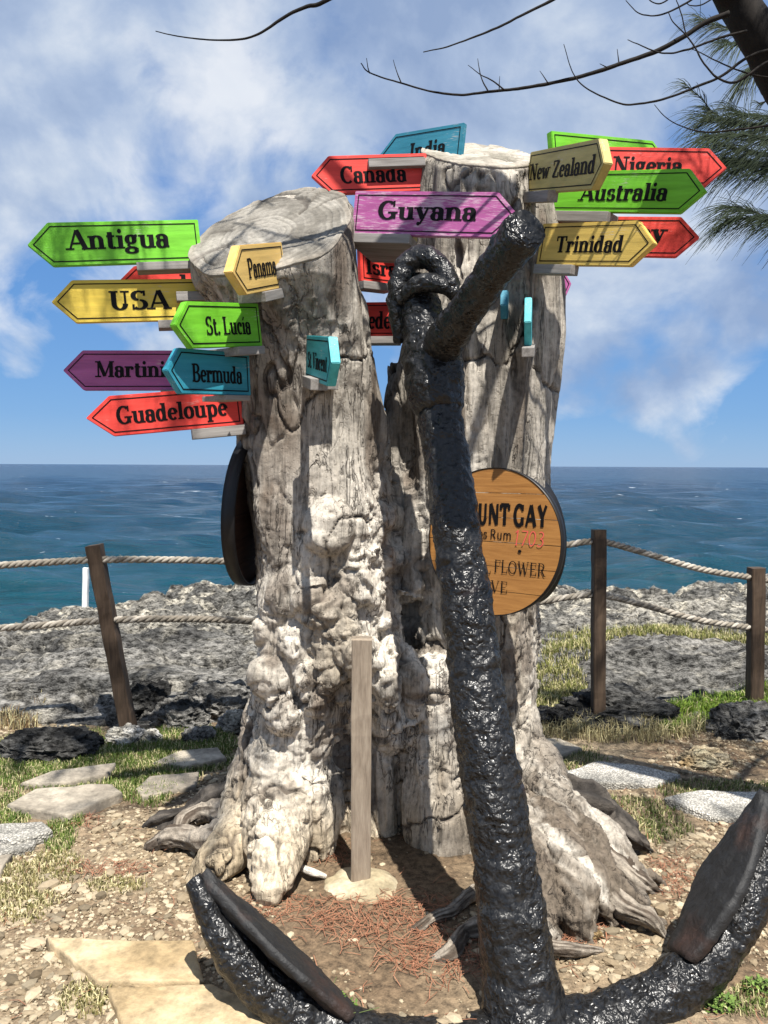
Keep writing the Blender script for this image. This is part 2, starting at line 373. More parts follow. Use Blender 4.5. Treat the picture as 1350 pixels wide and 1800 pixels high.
def build_shelf():
    y = np.r_[np.linspace(4.4, 11.2, 470), np.linspace(11.4, 14, 8)]; x = np.r_[np.linspace(-26, -7.2, 40), np.linspace(-7, 7, 500), np.linspace(7.2, 26, 40)]
    X, Y = np.meshgrid(x, y); X = X.ravel(); Y = Y.ravel(); Z = rz(X, Y); p = np.stack([X, Y, Z * 1.0], 1); q = np.stack([X, Y, 0 * X], 1)
    t = sstep(-0.4, 0.4, fbm(q * np.array((0.9, 2.2, 1)), 91, 5, 0.6)); t2 = sstep(0.02, 0.42, fbm(q * np.array((3.0, 7.0, 1)), 95, 4, 0.6)); t3 = sstep(0.1, 0.4, fbm(q * np.array((5, 11, 1)), 99, 4, 0.65))
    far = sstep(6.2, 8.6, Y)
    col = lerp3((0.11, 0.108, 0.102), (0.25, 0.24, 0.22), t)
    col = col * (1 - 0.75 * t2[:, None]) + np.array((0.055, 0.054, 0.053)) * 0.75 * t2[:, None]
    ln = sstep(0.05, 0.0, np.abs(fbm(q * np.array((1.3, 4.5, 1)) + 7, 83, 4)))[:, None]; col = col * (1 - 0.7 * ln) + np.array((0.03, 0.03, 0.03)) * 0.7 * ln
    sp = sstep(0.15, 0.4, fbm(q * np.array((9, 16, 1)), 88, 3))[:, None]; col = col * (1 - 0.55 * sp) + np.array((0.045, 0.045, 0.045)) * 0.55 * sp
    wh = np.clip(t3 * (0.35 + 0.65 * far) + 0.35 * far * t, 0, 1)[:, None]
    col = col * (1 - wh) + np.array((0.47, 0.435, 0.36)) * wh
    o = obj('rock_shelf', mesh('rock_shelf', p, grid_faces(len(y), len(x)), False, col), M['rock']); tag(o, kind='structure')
build_shelf()

def build_sea():
    nr, na = 400, 420
    r = np.geomspace(13, 60000, nr); a = np.radians(np.linspace(-62, 62, na))
    R, A = np.meshgrid(r, a, indexing='ij'); X = (R * np.sin(A)).ravel(); Y = (R * np.cos(A)).ravel(); Rf = R.ravel()
    cell = np.maximum(Rf * (math.log(60000 / 13) / nr), Rf * (math.radians(124) / na))
    Z = np.zeros_like(X); g = np.random.default_rng(5)
    for k in range(34):
        lam = 0.8 * (22 / 0.8) ** (k / 33.0); th = math.radians(-78 + g.normal() * 26); kx, ky = math.cos(th), math.sin(th)
        ph = (X * kx + Y * ky) * 2 * np.pi / lam + g.uniform(0, 6.28); amp = 0.011 * lam ** 0.9 * np.clip((lam / cell - 2.2) / 3, 0, 1)
        Z += amp * (1 - np.abs(np.sin(ph / 2)) * 2) * 0.9
    Z = SEA_Z + Z * 1.5
    def f(t, b):
        geo = t.add('ShaderNodeNewGeometry').outputs['Position']; s = t.add('ShaderNodeSeparateXYZ', {0: geo})
        far = t.ramp(t.math('DIVIDE', t.math('LOGARITHM', t.math('MAXIMUM', s.outputs[1], 1.0), 10.0), 4.5), [(0.30, (0.004, 0.050, 0.066)), (0.40, (0.0035, 0.033, 0.058)), (0.50, (0.003, 0.022, 0.050)), (0.68, (0.0025, 0.012, 0.038))])
        patch = t.noise(t.mapping(geo, (0.010, 0.03, 0.0)), 1.0, 4, 0.5)
        col = t.mix(t.ramp(patch, [(0.35, 0.0), (0.7, 0.5)]), far, (0.004, 0.026, 0.052))
        fo = t.noise(t.mapping(geo, (0.33, 1.15, 0.0)), 1.0, 4, 0.6, 0.6); fo2 = t.noise(t.mapping(geo, (0.07, 0.22, 0.0)), 1.0, 3, 0.5, 0.3)
        foam = t.math('MAXIMUM', t.ramp(fo, [(0.70, 0.0), (0.74, 0.9)]), t.math('MULTIPLY', t.ramp(fo2, [(0.70, 0.0), (0.73, 0.9)]), t.ramp(fo, [(0.50, 0.0), (0.58, 1.0)])))
        t.set(b.inputs['Base Color'], t.mix(foam, col, (0.75, 0.78, 0.78)))
        t.set(b.inputs['Roughness'], t.math('ADD', 0.15, t.math('MULTIPLY', foam, 0.5))); b.inputs['IOR'].default_value = 1.33; b.inputs['Specular IOR Level'].default_value = 0.19
        h1 = t.noise(t.mapping(geo, (0.35, 0.95, 0.5)), 1.0, 6, 0.62, 0.5); h2 = t.noise(t.mapping(geo, (0.05, 0.16, 0.1)), 1.0, 4, 0.6, 0.3)
        bump(t, b, t.math('ADD', t.math('MULTIPLY', h1, 0.7), t.math('MULTIPLY', h2, 2.6)), 1.0, 1.2)
    o = obj('sea', mesh('sea', np.stack([X, Y, Z], 1), grid_faces(nr, na)[:, ::-1].copy()), material('sea_water', f)); tag(o, kind='structure')
build_sea()

# ------------------------------------------------------------------ the carved double stump
def ring_loft(rows, lobes, nseg=64, n=60):
    """rows: (v, uL, uR, d, depth factor) -> stacked rings"""
    R = []
    for v, uL, uR, d, k in rows:
        a = P(uL, v, d); b = P(uR, v, d); R.append(((a.x + b.x) / 2, d, (a.z + b.z) / 2, (b.x - a.x) / 2, (b.x - a.x) / 2 * k))
    q = catmull(np.array(R), n); th = np.linspace(0, 2 * np.pi, nseg, endpoint=False); L = lobes(th[None, :], q[:, 2:3])
    V = np.stack([q[:, 0:1] + np.cos(th)[None, :] * q[:, 3:4] * L, q[:, 1:2] + np.sin(th)[None, :] * q[:, 4:5] * L, q[:, 2:3] + 0 * th[None, :]], -1).reshape(-1, 3)
    bm = bmesh.new(); vs = [bm.verts.new(p) for p in V]
    for f in grid_faces(n, nseg, True): bm.faces.new([vs[i] for i in f][::-1])
    bm.faces.new(vs[:nseg]); bm.faces.new(vs[-nseg:][::-1])
    bmesh.ops.recalc_face_normals(bm, faces=bm.faces[:])
    return bm
def cut_top(bm, pc, nrm):
    g = bmesh.ops.bisect_plane(bm, geom=bm.verts[:] + bm.edges[:] + bm.faces[:], plane_co=pc, plane_no=nrm, clear_outer=True)
    ed = [e for e in g['geom_cut'] if isinstance(e, bmesh.types.BMEdge)]
    loop = [v.co.copy() for v in g['geom_cut'] if isinstance(v, bmesh.types.BMVert)]
    bmesh.ops.edgeloop_fill(bm, edges=ed); bmesh.ops.recalc_face_normals(bm, faces=bm.faces[:])
    return loop
left_rows = [(290, 372, 606, 3.13, .98), (360, 352, 620, 3.13, .98), (490, 342, 634, 3.14, 1.0), (545, 376, 652, 3.19, .97), (640, 412, 672, 3.26, .93), (760, 416, 688, 3.31, .95), (850, 432, 694, 3.31, 1.02), (950, 448, 702, 3.30, 1.1),
             (1050, 455, 705, 3.30, 1.12), (1150, 455, 700, 3.30, 1.12), (1250, 448, 668, 3.31, 1.2), (1350, 432, 628, 3.32, 1.25), (1450, 408, 600, 3.32, 1.25), (1580, 380, 590, 3.32, 1.25)]
right_rows = [(170, 750, 925, 3.5, 1.0), (262, 744, 930, 3.5, 1.0), (350, 738, 972, 3.5, .95), (480, 735, 985, 3.5, .92), (600, 712, 978, 3.5, .95), (700, 690, 968, 3.5, .98), (800, 690, 962, 3.5, 1.0), (950, 696, 950, 3.5, 1.0),
              (1100, 700, 936, 3.5, 1.0), (1200, 698, 932, 3.48, 1.0), (1300, 698, 932, 3.48, 1.0), (1380, 698, 946, 3.48, 1.0), (1450, 694, 962, 3.48, 1.0), (1560, 690, 975, 3.48, 1.0)]
lobL = lambda th, z: 1 + 0.03 * np.cos(3 * th + 1.0 + z * 0.6) + 0.025 * np.cos(5 * th + 0.4 - z) + 0.02 * np.cos(9 * th + 2)
lobR = lambda th, z: 1 + 0.03 * np.cos(4 * th + 0.5) + 0.025 * np.cos(7 * th + 1.4 + 0.5 * z) + 0.015 * np.cos(13 * th + 0.3)
bmL = ring_loft(left_rows, lobL); bmR = ring_loft(right_rows, lobR)
cL = P(487, 418, 3.05); nL = (P(487, 350, 3.42) - P(500, 492, 2.80)).cross(P(342, 470, 3.12) - P(622, 392, 3.15)).normalized()
if nL.z < 0: nL = -nL
cR = P(838, 272, 3.5); nR = (P(840, 252, 3.76) - P(838, 288, 3.24)).cross(P(744, 262, 3.5) - P(928, 272, 3.5)).normalized()
if nR.z < 0: nR = -nR
loopL = cut_top(bmL, cL, nL); loopR = cut_top(bmR, cR, nR)
def merge_bm(list_bm, extra):
    Vs, Fs, o = [], [], 0
    for bm in list_bm:
        bm.verts.ensure_lookup_table(); bm.verts.index_update()
        Vs.append(np.array([v.co[:] for v in bm.verts])); Fs += [tuple(v.index + o for v in f.verts) for f in bm.faces]; o += len(bm.verts)
    for V, Q, T in extra:
        Vs.append(V); Fs += [tuple(f) for f in Q + o] + [tuple(f) for f in T + o]; o += len(V)
    return np.vstack(Vs), Fs
def g3(u, v, z): p = G(u, v, z); return (p.x, p.y, p.z)
foot = []
foot.append(tube([tuple(P(512, 1150, 3.32)), tuple(P(508, 1290, 3.20)), tuple(P(496, 1410, 3.06)), g3(482, 1515, .10), g3(470, 1590, .0)], [.10, .14, .15, .11, .04], 20, 26))
foot.append(tube([tuple(P(490, 1180, 3.36)), tuple(P(466, 1340, 3.24)), tuple(P(436, 1440, 3.12)), g3(390, 1505, .07), g3(335, 1565, -.03)], [.10, .13, .12, .085, .035], 20, 26))
foot.append(tube([tuple(P(580, 1150, 3.30)), tuple(P(572, 1290, 3.20)), tuple(P(562, 1400, 3.10)), g3(556, 1480, .05), g3(545, 1510, -.05)], [.09, .11, .11, .085, .05], 20, 26))
foot.append(tube([tuple(P(690, 640, 3.54)), tuple(P(698, 730, 3.46)), tuple(P(706, 830, 3.42)), tuple(P(708, 900, 3.36)), tuple(P(705, 1050, 3.32))], [.03, .06, .085, .11, .12], 18, 26))
foot.append(tube([tuple(P(760, 1150, 3.30)), tuple(P(765, 1300, 3.27)), tuple(P(768, 1420, 3.25)), g3(778, 1490, -.04)], [.13, .135, .14, .13], 20, 20))
for p0, p1, p2, p3, p4, rr in [((880, 1200, 3.40), (905, 1400, 3.26), (930, 1500, .15), (955, 1590, .08), (965, 1665, -.03), (.10, .12, .10, .065, .02)),
                               ((890, 1220, 3.42), (930, 1400, 3.30), (975, 1490, .15), (1010, 1590, .08), (1030, 1662, -.03), (.10, .13, .115, .075, .02)),
                               ((900, 1240, 3.45), (945, 1400, 3.36), (1000, 1470, .15), (1050, 1560, .10), (1085, 1640, -.02), (.10, .11, .095, .06, .02)),
                               ((910, 1260, 3.48), (960, 1400, 3.42), (1030, 1480, .17), (1090, 1570, .07), (1165, 1632, -.03), (.09, .09, .07, .05, .018)),
                               ((910, 1280, 3.52), (985, 1410, .24), (1060, 1475, .13), (1120, 1530, .05), (1170, 1560, -.03), (.08, .075, .06, .045, .015))]:
    foot.append(tube([tuple(P(*p0)), tuple(P(*p1)) if p1[2] > 1 else g3(*p1), g3(*p2), g3(*p3), g3(*p4)], rr, 18, 28))
foot.append(tube([tuple(P(650, 1000, 3.35)), tuple(P(655, 1200, 3.32)), tuple(P(652, 1330, 3.34)), tuple(P(648, 1500, 3.36))], [.13, .15, .15, .15], 20, 20))
foot.append(tube([tuple(P(640, 1120, 3.2)), tuple(P(690, 1180, 3.12)), tuple(P(700, 1260, 3.16))], [.10, .13, .10], 18, 14))
foot.append(tube([tuple(P(560, 1040, 3.05)), tuple(P(600, 1120, 3.02)), tuple(P(610, 1190, 3.08))], [.10, .13, .10], 18, 14))
V0, F0 = merge_bm([bmL, bmR], foot)
tmp = obj('stump_blockout', mesh('stump_blockout', V0, F0))
rm = tmp.modifiers.new('r', 'REMESH'); rm.mode = 'VOXEL'; rm.voxel_size = 0.0076; rm.use_smooth_shade = True
sm = tmp.modifiers.new('s', 'SMOOTH'); sm.factor = 0.5; sm.iterations = 3
dg = bpy.context.evaluated_depsgraph_get()
stump_me = bpy.data.meshes.new_from_object(tmp.evaluated_get(dg)); bpy.data.objects.remove(tmp)

def uv_of(V):
    d = V - np.array(CAM); a = d @ np.array(rt); b = d @ np.array(upv); c = d @ np.array(fw)
    return CX + F * a / c, CY - F * b / c
def carve_stump():
    V = vco(stump_me); N = vno(stump_me)
    U, W = uv_of(V)                       # where in the photo each part of the bark lies: used to lay out burls
    front = sstep(0.1, 0.5, -N[:, 1])
    dl = (V - np.array(cL)) @ np.array(nL); dr = (V - np.array(cR)) @ np.array(nR)
    isl = V[:, 0] < P(690, 400, 3.3).x
    flat = np.where(isl, sstep(0.0, -0.03, dl), sstep(0.0, -0.03, dr))
    ang = np.arctan2(V[:, 1] - 3.35, V[:, 0] - np.where(isl, -0.3, 0.4))
    q = V * np.array((1, 1, 0.22))
    D = 0.016 * fbm(q * 7, 101, 4) + 0.03 * fbm(V * 2.4, 103, 3)
    D += 0.007 * fbm(V * np.array((40, 40, 5.0)), 104, 3) * sstep(1050, 700, W)
    up = sstep(950, 600, W)
    D += np.where(isl, 0.4, 1.0) * 0.022 * vnoise(np.stack([ang * 5.5, V[:, 2] * 0.5, 0 * ang], 1), 129) * sstep(1150, 900, W)
    patch = sstep(0.0, 0.25, fbm(V * np.array((5, 5, 3.0)), 126, 3) + 0.9 * np.exp(-(((U - 530) / 60) ** 2 + ((W - 540) / 60) ** 2)) - 0.25) * up; D += patch * 0.012 * ridged(V * np.array((26, 26, 18.0)), 128, 3)
    D -= 0.016 * sstep(0.05, 0.0, np.abs(fbm(V * np.array((7.5, 7.5, 0.9)), 107, 3))) * (0.35 + 0.65 * up)
    cr2 = sstep(0.028, 0.0, np.abs(fbm(V * np.array((3.4, 3.4, 1.6)) + 3.3, 109, 4))); D -= 0.02 * cr2
    # burls: clusters of rounded knobs
    bm1 = np.exp(-(((U - 690) / 55) ** 2 + ((W - 960) / 190) ** 2)) + np.exp(-(((U - 600) / 105) ** 2 + ((W - 1150) / 150) ** 2)) + np.exp(-(((U - 690) / 60) ** 2 + ((W - 1180) / 160) ** 2)) + 0.8 * np.exp(-(((U - 575) / 50) ** 2 + ((W - 1330) / 110) ** 2)) + 0.3 * np.exp(-(((U - 470) / 45) ** 2 + ((W - 1230) / 160) ** 2))
    bm1 = sstep(0.22, 0.75, bm1 + 0.25 * fbm(V * 6, 111, 3))
    wp = np.stack([fbm(V * 7, 7 + k, 3) for k in range(3)], 1); Vw = V + 0.05 * wp
    f1, f2, cid = worley(Vw * np.array((11.0, 11, 9.0)), 113); dome = np.sqrt(np.clip(1 - (f1 / 0.7) ** 2, 0, 1)) * sstep(0.25, 0.9, cid)
    g1, g2, gid = worley(Vw * 26.0, 117); dome2 = np.sqrt(np.clip(1 - (g1 / 0.62) ** 2, 0, 1)) * sstep(0.45, 0.95, gid)
    swirl = ridged(Vw * np.array((12, 12, 9.0)) + 0.8 * wp, 118, 4, 0.55)
    part = sstep(-0.3, 0.35, fbm(V * 5, 122, 2))
    D += bm1 * (0.040 * dome * part + 0.018 * dome2 * (1 - 0.5 * part) + 0.024 * swirl * (1 - 0.6 * part) - 0.016)
    gn = np.clip(1 - bm1, 0, 1) * sstep(900, 1200, W)
    h1, _, hid = worley(Vw * np.array((4.2, 4.2, 2.4)), 119); D += gn * 0.035 * np.sqrt(np.clip(1 - (h1 / 0.75) ** 2, 0, 1)) * hid
    D += 0.012 * ridged(Vw * np.array((5, 5, 17.0)), 127, 3) * gn * sstep(0.75, 0.2, V[:, 2]) * sstep(640, 560, U)
    # single knobs the photo shows
    for u, v, r, h in [(578, 925, 46, .075), (560, 985, 44, .045), (478, 1190, 34, .055), (500, 1255, 34, .05), (452, 1110, 24, .05), (470, 1060, 40, .02), (625, 1030, 36, .04), (560, 1060, 42, .045), (510, 1040, 38, .035), (680, 1215, 34, .045), (705, 1120, 30, .04), (640, 1160, 40, .05),
                       (560, 1200, 38, .04), (760, 1190, 40, .03), (800, 1230, 22, .02), (690, 905, 26, .045), (700, 985, 24, .04), (545, 1400, 40, .03), (470, 1330, 34, .02), (520, 1130, 30, .03), (735, 1330, 34, .02), (690, 1290, 38, .05)]:
        rr = np.sqrt(((U - u) / r) ** 2 + ((W - v) / (r * 1.15)) ** 2)
        D += front * h * np.sqrt(np.clip(1 - rr * rr, 0, 1))
    crisp = sstep(700, 1000, W) * sstep(0.12, 0.3, V[:, 2]); D += crisp * 0.010 * ridged(Vw * 24, 153, 3, 0.6) - crisp * 0.004; D -= 0.014 * sstep(0.05, 0.0, np.abs(fbm(Vw * np.array((6, 6, 4.0)) + 1.7, 155, 3))) * crisp
    # hollow behind the stake and seam between the two stems
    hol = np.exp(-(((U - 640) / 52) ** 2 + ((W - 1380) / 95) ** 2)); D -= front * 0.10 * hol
    D -= front * 0.05 * np.exp(-(((U - 585) / 25) ** 2 + ((W - 1010) / 30) ** 2))
    D -= front * 0.05 * np.exp(-(((U - (712 + 0.02 * (W - 900))) / 14) ** 2)) * sstep(650, 760, W) * sstep(1500, 1250, W)
    rootz = sstep(0.5, 0.1, V[:, 2]) * sstep(860, 960, U)
    along = V @ np.array((0.55, -0.6, -0.55)); perp = np.stack([V @ np.array((0.8, 0.55, 0.2)) * 16, V @ np.array((0.1, -0.5, 0.8)) * 16, along * 2.2], 1)
    D += rootz * (0.040 * ridged(perp * np.array((0.6, 0.6, 1)), 121, 4) + 0.012 * ridged(perp * 2.2, 125, 3) - 0.02)
    setco(stump_me, V + N * (D * flat)[:, None])
    # colour of the bleached wood, painted shade of the left stem included
    Vs = Vw
    n1 = sstep(-0.35, 0.4, fbm(V * np.array((3.5, 3.5, 1.0)), 131, 5)); n2 = sstep(0.05, 0.45, fbm(V * np.array((7, 7, 1.6)) + 5, 135, 4)); n3 = sstep(0.05, 0.4, fbm(V * 14, 137, 4))
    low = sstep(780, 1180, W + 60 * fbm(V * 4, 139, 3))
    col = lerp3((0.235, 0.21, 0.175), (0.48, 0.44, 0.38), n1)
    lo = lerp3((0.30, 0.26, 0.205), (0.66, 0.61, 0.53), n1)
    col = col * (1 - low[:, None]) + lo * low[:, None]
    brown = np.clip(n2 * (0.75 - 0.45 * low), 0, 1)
    l_shade = 1.2 * np.exp(-(((U - 455) / 95) ** 4 + ((W - 650) / 170) ** 4)) + 0.7 * np.exp(-(((U - 520) / 60) ** 2 + ((W - 840) / 90) ** 2)); brown = np.clip(brown + 0.7 * l_shade * (0.75 + 0.5 * fbm(V * 8, 143, 3)), 0, 0.95)  # shade on the upper left stem put into the colour, over the brown patches
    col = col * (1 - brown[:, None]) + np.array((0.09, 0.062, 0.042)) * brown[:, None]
    col = col * (1 - 0.35 * n3[:, None] * (1 - low[:, None])) + np.array((0.24, 0.22, 0.19)) * 0.35 * n3[:, None] * (1 - low[:, None])
    dk = (0.65 * patch * sstep(-0.2, 0.3, fbm(V * 16, 145, 3)))[:, None]; col = col * (1 - dk) + np.array((0.075, 0.058, 0.045)) * dk
    warm = sstep(0.45, 0.05, V[:, 2]) * sstep(800, 650, U) * 0.6; col = col * (1 - warm[:, None]) + np.array((0.50, 0.39, 0.24)) * warm[:, None]
    rt_ = sstep(0.6, 0.25, V[:, 2]) * sstep(850, 950, U); st = sstep(-0.1, 0.5, fbm(perp, 141, 4)); rc = lerp3((0.13, 0.105, 0.08), (0.46, 0.42, 0.36), st); col = col * (1 - rt_[:, None]) + rc * rt_[:, None]
    stn = (sstep(0.02, 0.32, fbm(Vs * 6 + 2.2, 157, 4, 0.6)) * 0.75 * low * sstep(0.15, 0.4, V[:, 2]))[:, None]; col = col * (1 - stn) + np.array((0.105, 0.078, 0.058)) * stn
    crk = (cr2 * 0.8)[:, None]; col = col * (1 - crk) + np.array((0.07, 0.055, 0.045)) * crk
    hol_tone = sstep(0.35, 0.8, hol + 0.3 * fbm(V * 9, 151, 3))[:, None] * 0.75; col = col * (1 - hol_tone) + np.array((0.09, 0.082, 0.078)) * hol_tone  # darker towards the middle of the hollow behind the stake
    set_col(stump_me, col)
carve_stump()
stump = thing('tree_stump', 'huge bleached driftwood-grey double tree stump full of burls, carrying the signs', 'tree stump', (0.1, 3.4, 0))
def child(name, me, mat, parent):
    """a part given in world coordinates"""
    o = obj(name, me, mat, parent); o.matrix_parent_inverse = Matrix.Translation(parent.location).inverted() if parent.rotation_euler[:] == (0, 0, 0) else parent.matrix_world.inverted()
    return o
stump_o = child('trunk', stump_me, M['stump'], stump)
_V = vco(stump_me); BVH = BVHTree.FromPolygons([tuple(q) for q in _V], [tuple(p.vertices) for p in stump_me.polygons])
def surf(u, v):
    h = BVH.ray_cast(CAM, ray(u, v).normalized()); return h[0]

def cut_face(loop, c, n, seed, tones):
    c = sum(loop, Vector()) / len(loop)
    ex = n.cross(Vector((0, 1, 0))).normalized(); ey = n.cross(ex)
    a = np.array([math.atan2((p - c).dot(ey), (p - c).dot(ex)) for p in loop]); r = np.array([(p - c).length for p in loop]); o = np.argsort(a); a, r = a[o], r[o]
    na, nr = 260, 90; th = np.linspace(-np.pi, np.pi, na, endpoint=False); rad = np.interp(th, a, r, period=2 * np.pi)
    k = np.r_[np.linspace(0.004, 1, nr - 3), 1.002, 1.002, 0.995]; K, T = np.meshgrid(k, th, indexing='ij'); Rr = rad[None, :] * K
    x = (Rr * np.cos(T)).ravel(); y = (Rr * np.sin(T)).ravel(); p = np.stack([x, y, 0 * x], 1)
    wob = 0.03 * fbm(p * 5, seed, 3); ringv = (np.sqrt((x - 0.06) ** 2 + (y - 0.03) ** 2) + wob); rings = fbm(np.stack([ringv * 120, 0 * x, 0 * x], 1), seed + 1, 3)
    tw = T.ravel() + 0.25 * fbm(p * 5, seed + 2, 3); crack = sstep(0.10, 0.0, np.abs(vnoise(np.stack([np.cos(tw) * 2.6, np.sin(tw) * 2.1, 0 * tw], 1), seed + 3))) * sstep(0.25, 0.6, K.ravel()) * sstep(-0.1, 0.2, vnoise(p * 4, seed + 9))
    rcrk = sstep(0.09, 0.0, np.abs(vnoise(np.stack([ringv * 14, np.cos(T.ravel()) * 0.6, np.sin(T.ravel()) * 0.6], 1), seed + 4))) * sstep(0.0, 0.3, vnoise(p * 6, seed + 5))
    crk = np.clip(crack + rcrk, 0, 1)
    h = 0.010 + 0.003 * rings + 0.008 * fbm(p * 7, seed + 6, 3) - 0.012 * crk - 0.03 * sstep(1.0, 0.94, 1 - 0 * x) * 0
    h = h.reshape(nr, na); h[-1] = -0.012; h[-2] = 0.0; h[-4:-2] -= 0.004; h = h.ravel()
    W3 = np.array(c)[None, :] + x[:, None] * np.array(ex) + y[:, None] * np.array(ey) + h[:, None] * np.array(n)
    t = sstep(-0.5, 0.5, 0.4 * rings + 0.9 * fbm(p * 9, seed + 7, 4)); col = lerp3(tones[0], tones[1], t)
    sap = sstep(0.9, 0.98, K.ravel() + 0.05 * fbm(p * 12, seed + 8, 2))[:, None]; col = col * (1 - 0.4 * sap) + np.array((0.30, 0.26, 0.21)) * 0.4 * sap
    col = col * (1 - 0.8 * crk[:, None]) + np.array((0.06, 0.05, 0.042)) * 0.8 * crk[:, None]
    Fq = grid_faces(nr, na, True); me = mesh('cut_face', W3, Fq, True, col); return me
child('cut_face', cut_face(loopL, cL, nL, 201, ((0.14, 0.128, 0.108), (0.29, 0.27, 0.235))), M['cut'], stump)
child('cut_face', cut_face(loopR, cR, nR, 231, ((0.22, 0.20, 0.16), (0.45, 0.41, 0.35))), M['cut'], stump)

def rough_tube(name, pts, rad, nseg, n, amp, seed, c1, c2, mat, parent, stretch=(14, 14, 14), lab=None, squash=None):
    V, Q, T = tube(pts, rad, nseg, n, True, squash); me = mesh(name, V, [tuple(f) for f in Q] + [tuple(f) for f in T]); N = vno(me)
    th = np.r_[np.tile(np.linspace(0, 2 * np.pi, nseg, endpoint=False), n), 0, 0]; sl = np.r_[np.repeat(np.linspace(0, 1, n), nseg), 0, 1] * np.linalg.norm(np.diff(np.array(pts), axis=0), axis=1).sum()
    pr = np.stack([np.cos(th) * 1.7, np.sin(th) * 1.7, sl * 5], 1); D = amp * 1.8 * ridged(pr, seed, 4, 0.6) + amp * 2.2 * fbm(V * 9, seed + 3, 3) - amp; V = V + N * D[:, None]; setco(me, V)
    t = sstep(-0.3, 0.4, fbm(pr * 2.0, seed + 5, 4)); set_col(me, lerp3(c1, c2, t))
    o = child(name, me, mat, parent)
    if lab: o['label'] = lab
    return o
GREY = ((0.07, 0.052, 0.038), (0.34, 0.295, 0.24)); DARK = ((0.03, 0.026, 0.023), (0.11, 0.095, 0.08))
rt_specs = [
    ([tuple(P(440, 1350, 3.45)), g3(410, 1395, .14), g3(350, 1420, .07), g3(300, 1440, .02), g3(240, 1465, -.04)], [.12, .10, .075, .05, .02], DARK, 'charred black root running out to the left'),
    ([g3(420, 1440, .12), g3(372, 1425, .10), g3(330, 1440, .07), g3(312, 1475, .02), g3(285, 1500, -.03)], [.09, .06, .05, .045, .02], GREY, None),
    ([g3(400, 1475, .10), g3(350, 1478, .05), g3(300, 1470, .05), g3(262, 1492, -.02)], [.09, .07, .05, .02], GREY, None),
    ([tuple(P(880, 1330, 3.55)), tuple(P(925, 1375, 3.52)), g3(1000, 1405, .20), g3(1060, 1430, .14), g3(1110, 1470, .06), g3(1150, 1500, -.03)], [.10, .12, .12, .09, .055, .02], DARK, 'charred dark root behind the pale right-hand root'),
    ([g3(1000, 1460, .16), g3(1060, 1500, .10), g3(1120, 1545, .04), g3(1160, 1570, -.02)], [.08, .06, .045, .015], GREY, None),
    ([g3(960, 1520, .14), g3(985, 1575, .08), g3(1020, 1620, .03), g3(1050, 1650, -.02)], [.08, .06, .04, .015], GREY, None),
    ([g3(1050, 1540, .10), g3(1090, 1590, .06), g3(1140, 1615, .04), g3(1170, 1650, -.02)], [.07, .05, .04, .015], GREY, None),
    ([g3(880, 1560, .02), g3(830, 1572, .035), g3(795, 1600, .02), g3(762, 1612, .025), g3(725, 1640, -.01), g3(690, 1650, -.03)], [.04, .036, .028, .024, .018, .008], GREY, None),
    ([g3(900, 1600, .02), g3(850, 1628, .035), g3(815, 1640, .02), g3(795, 1672, .02), g3(760, 1690, -.01), g3(730, 1692, -.03)], [.04, .038, .03, .026, .016, .008], GREY, None),
    ([g3(930, 1660, .02), g3(1000, 1668, .03), g3(1060, 1672, -.01)], [.03, .03, .012], GREY, None),
    ([g3(520, 1520, .03), g3(545, 1532, .03), g3(572, 1540, .0)], [.018, .016, .008], ((.5, .46, .4), (.75, .7, .62)), None),
]
for i, (pts, rad, (c1, c2), lab) in enumerate(rt_specs):
    rough_tube('root', pts, [r_ * 0.85 for r_ in rad], 40, 90, 0.011 * max(rad) / 0.08, 300 + i * 11, c1, c2, M['root'], stump, (10, 10, 30), lab)

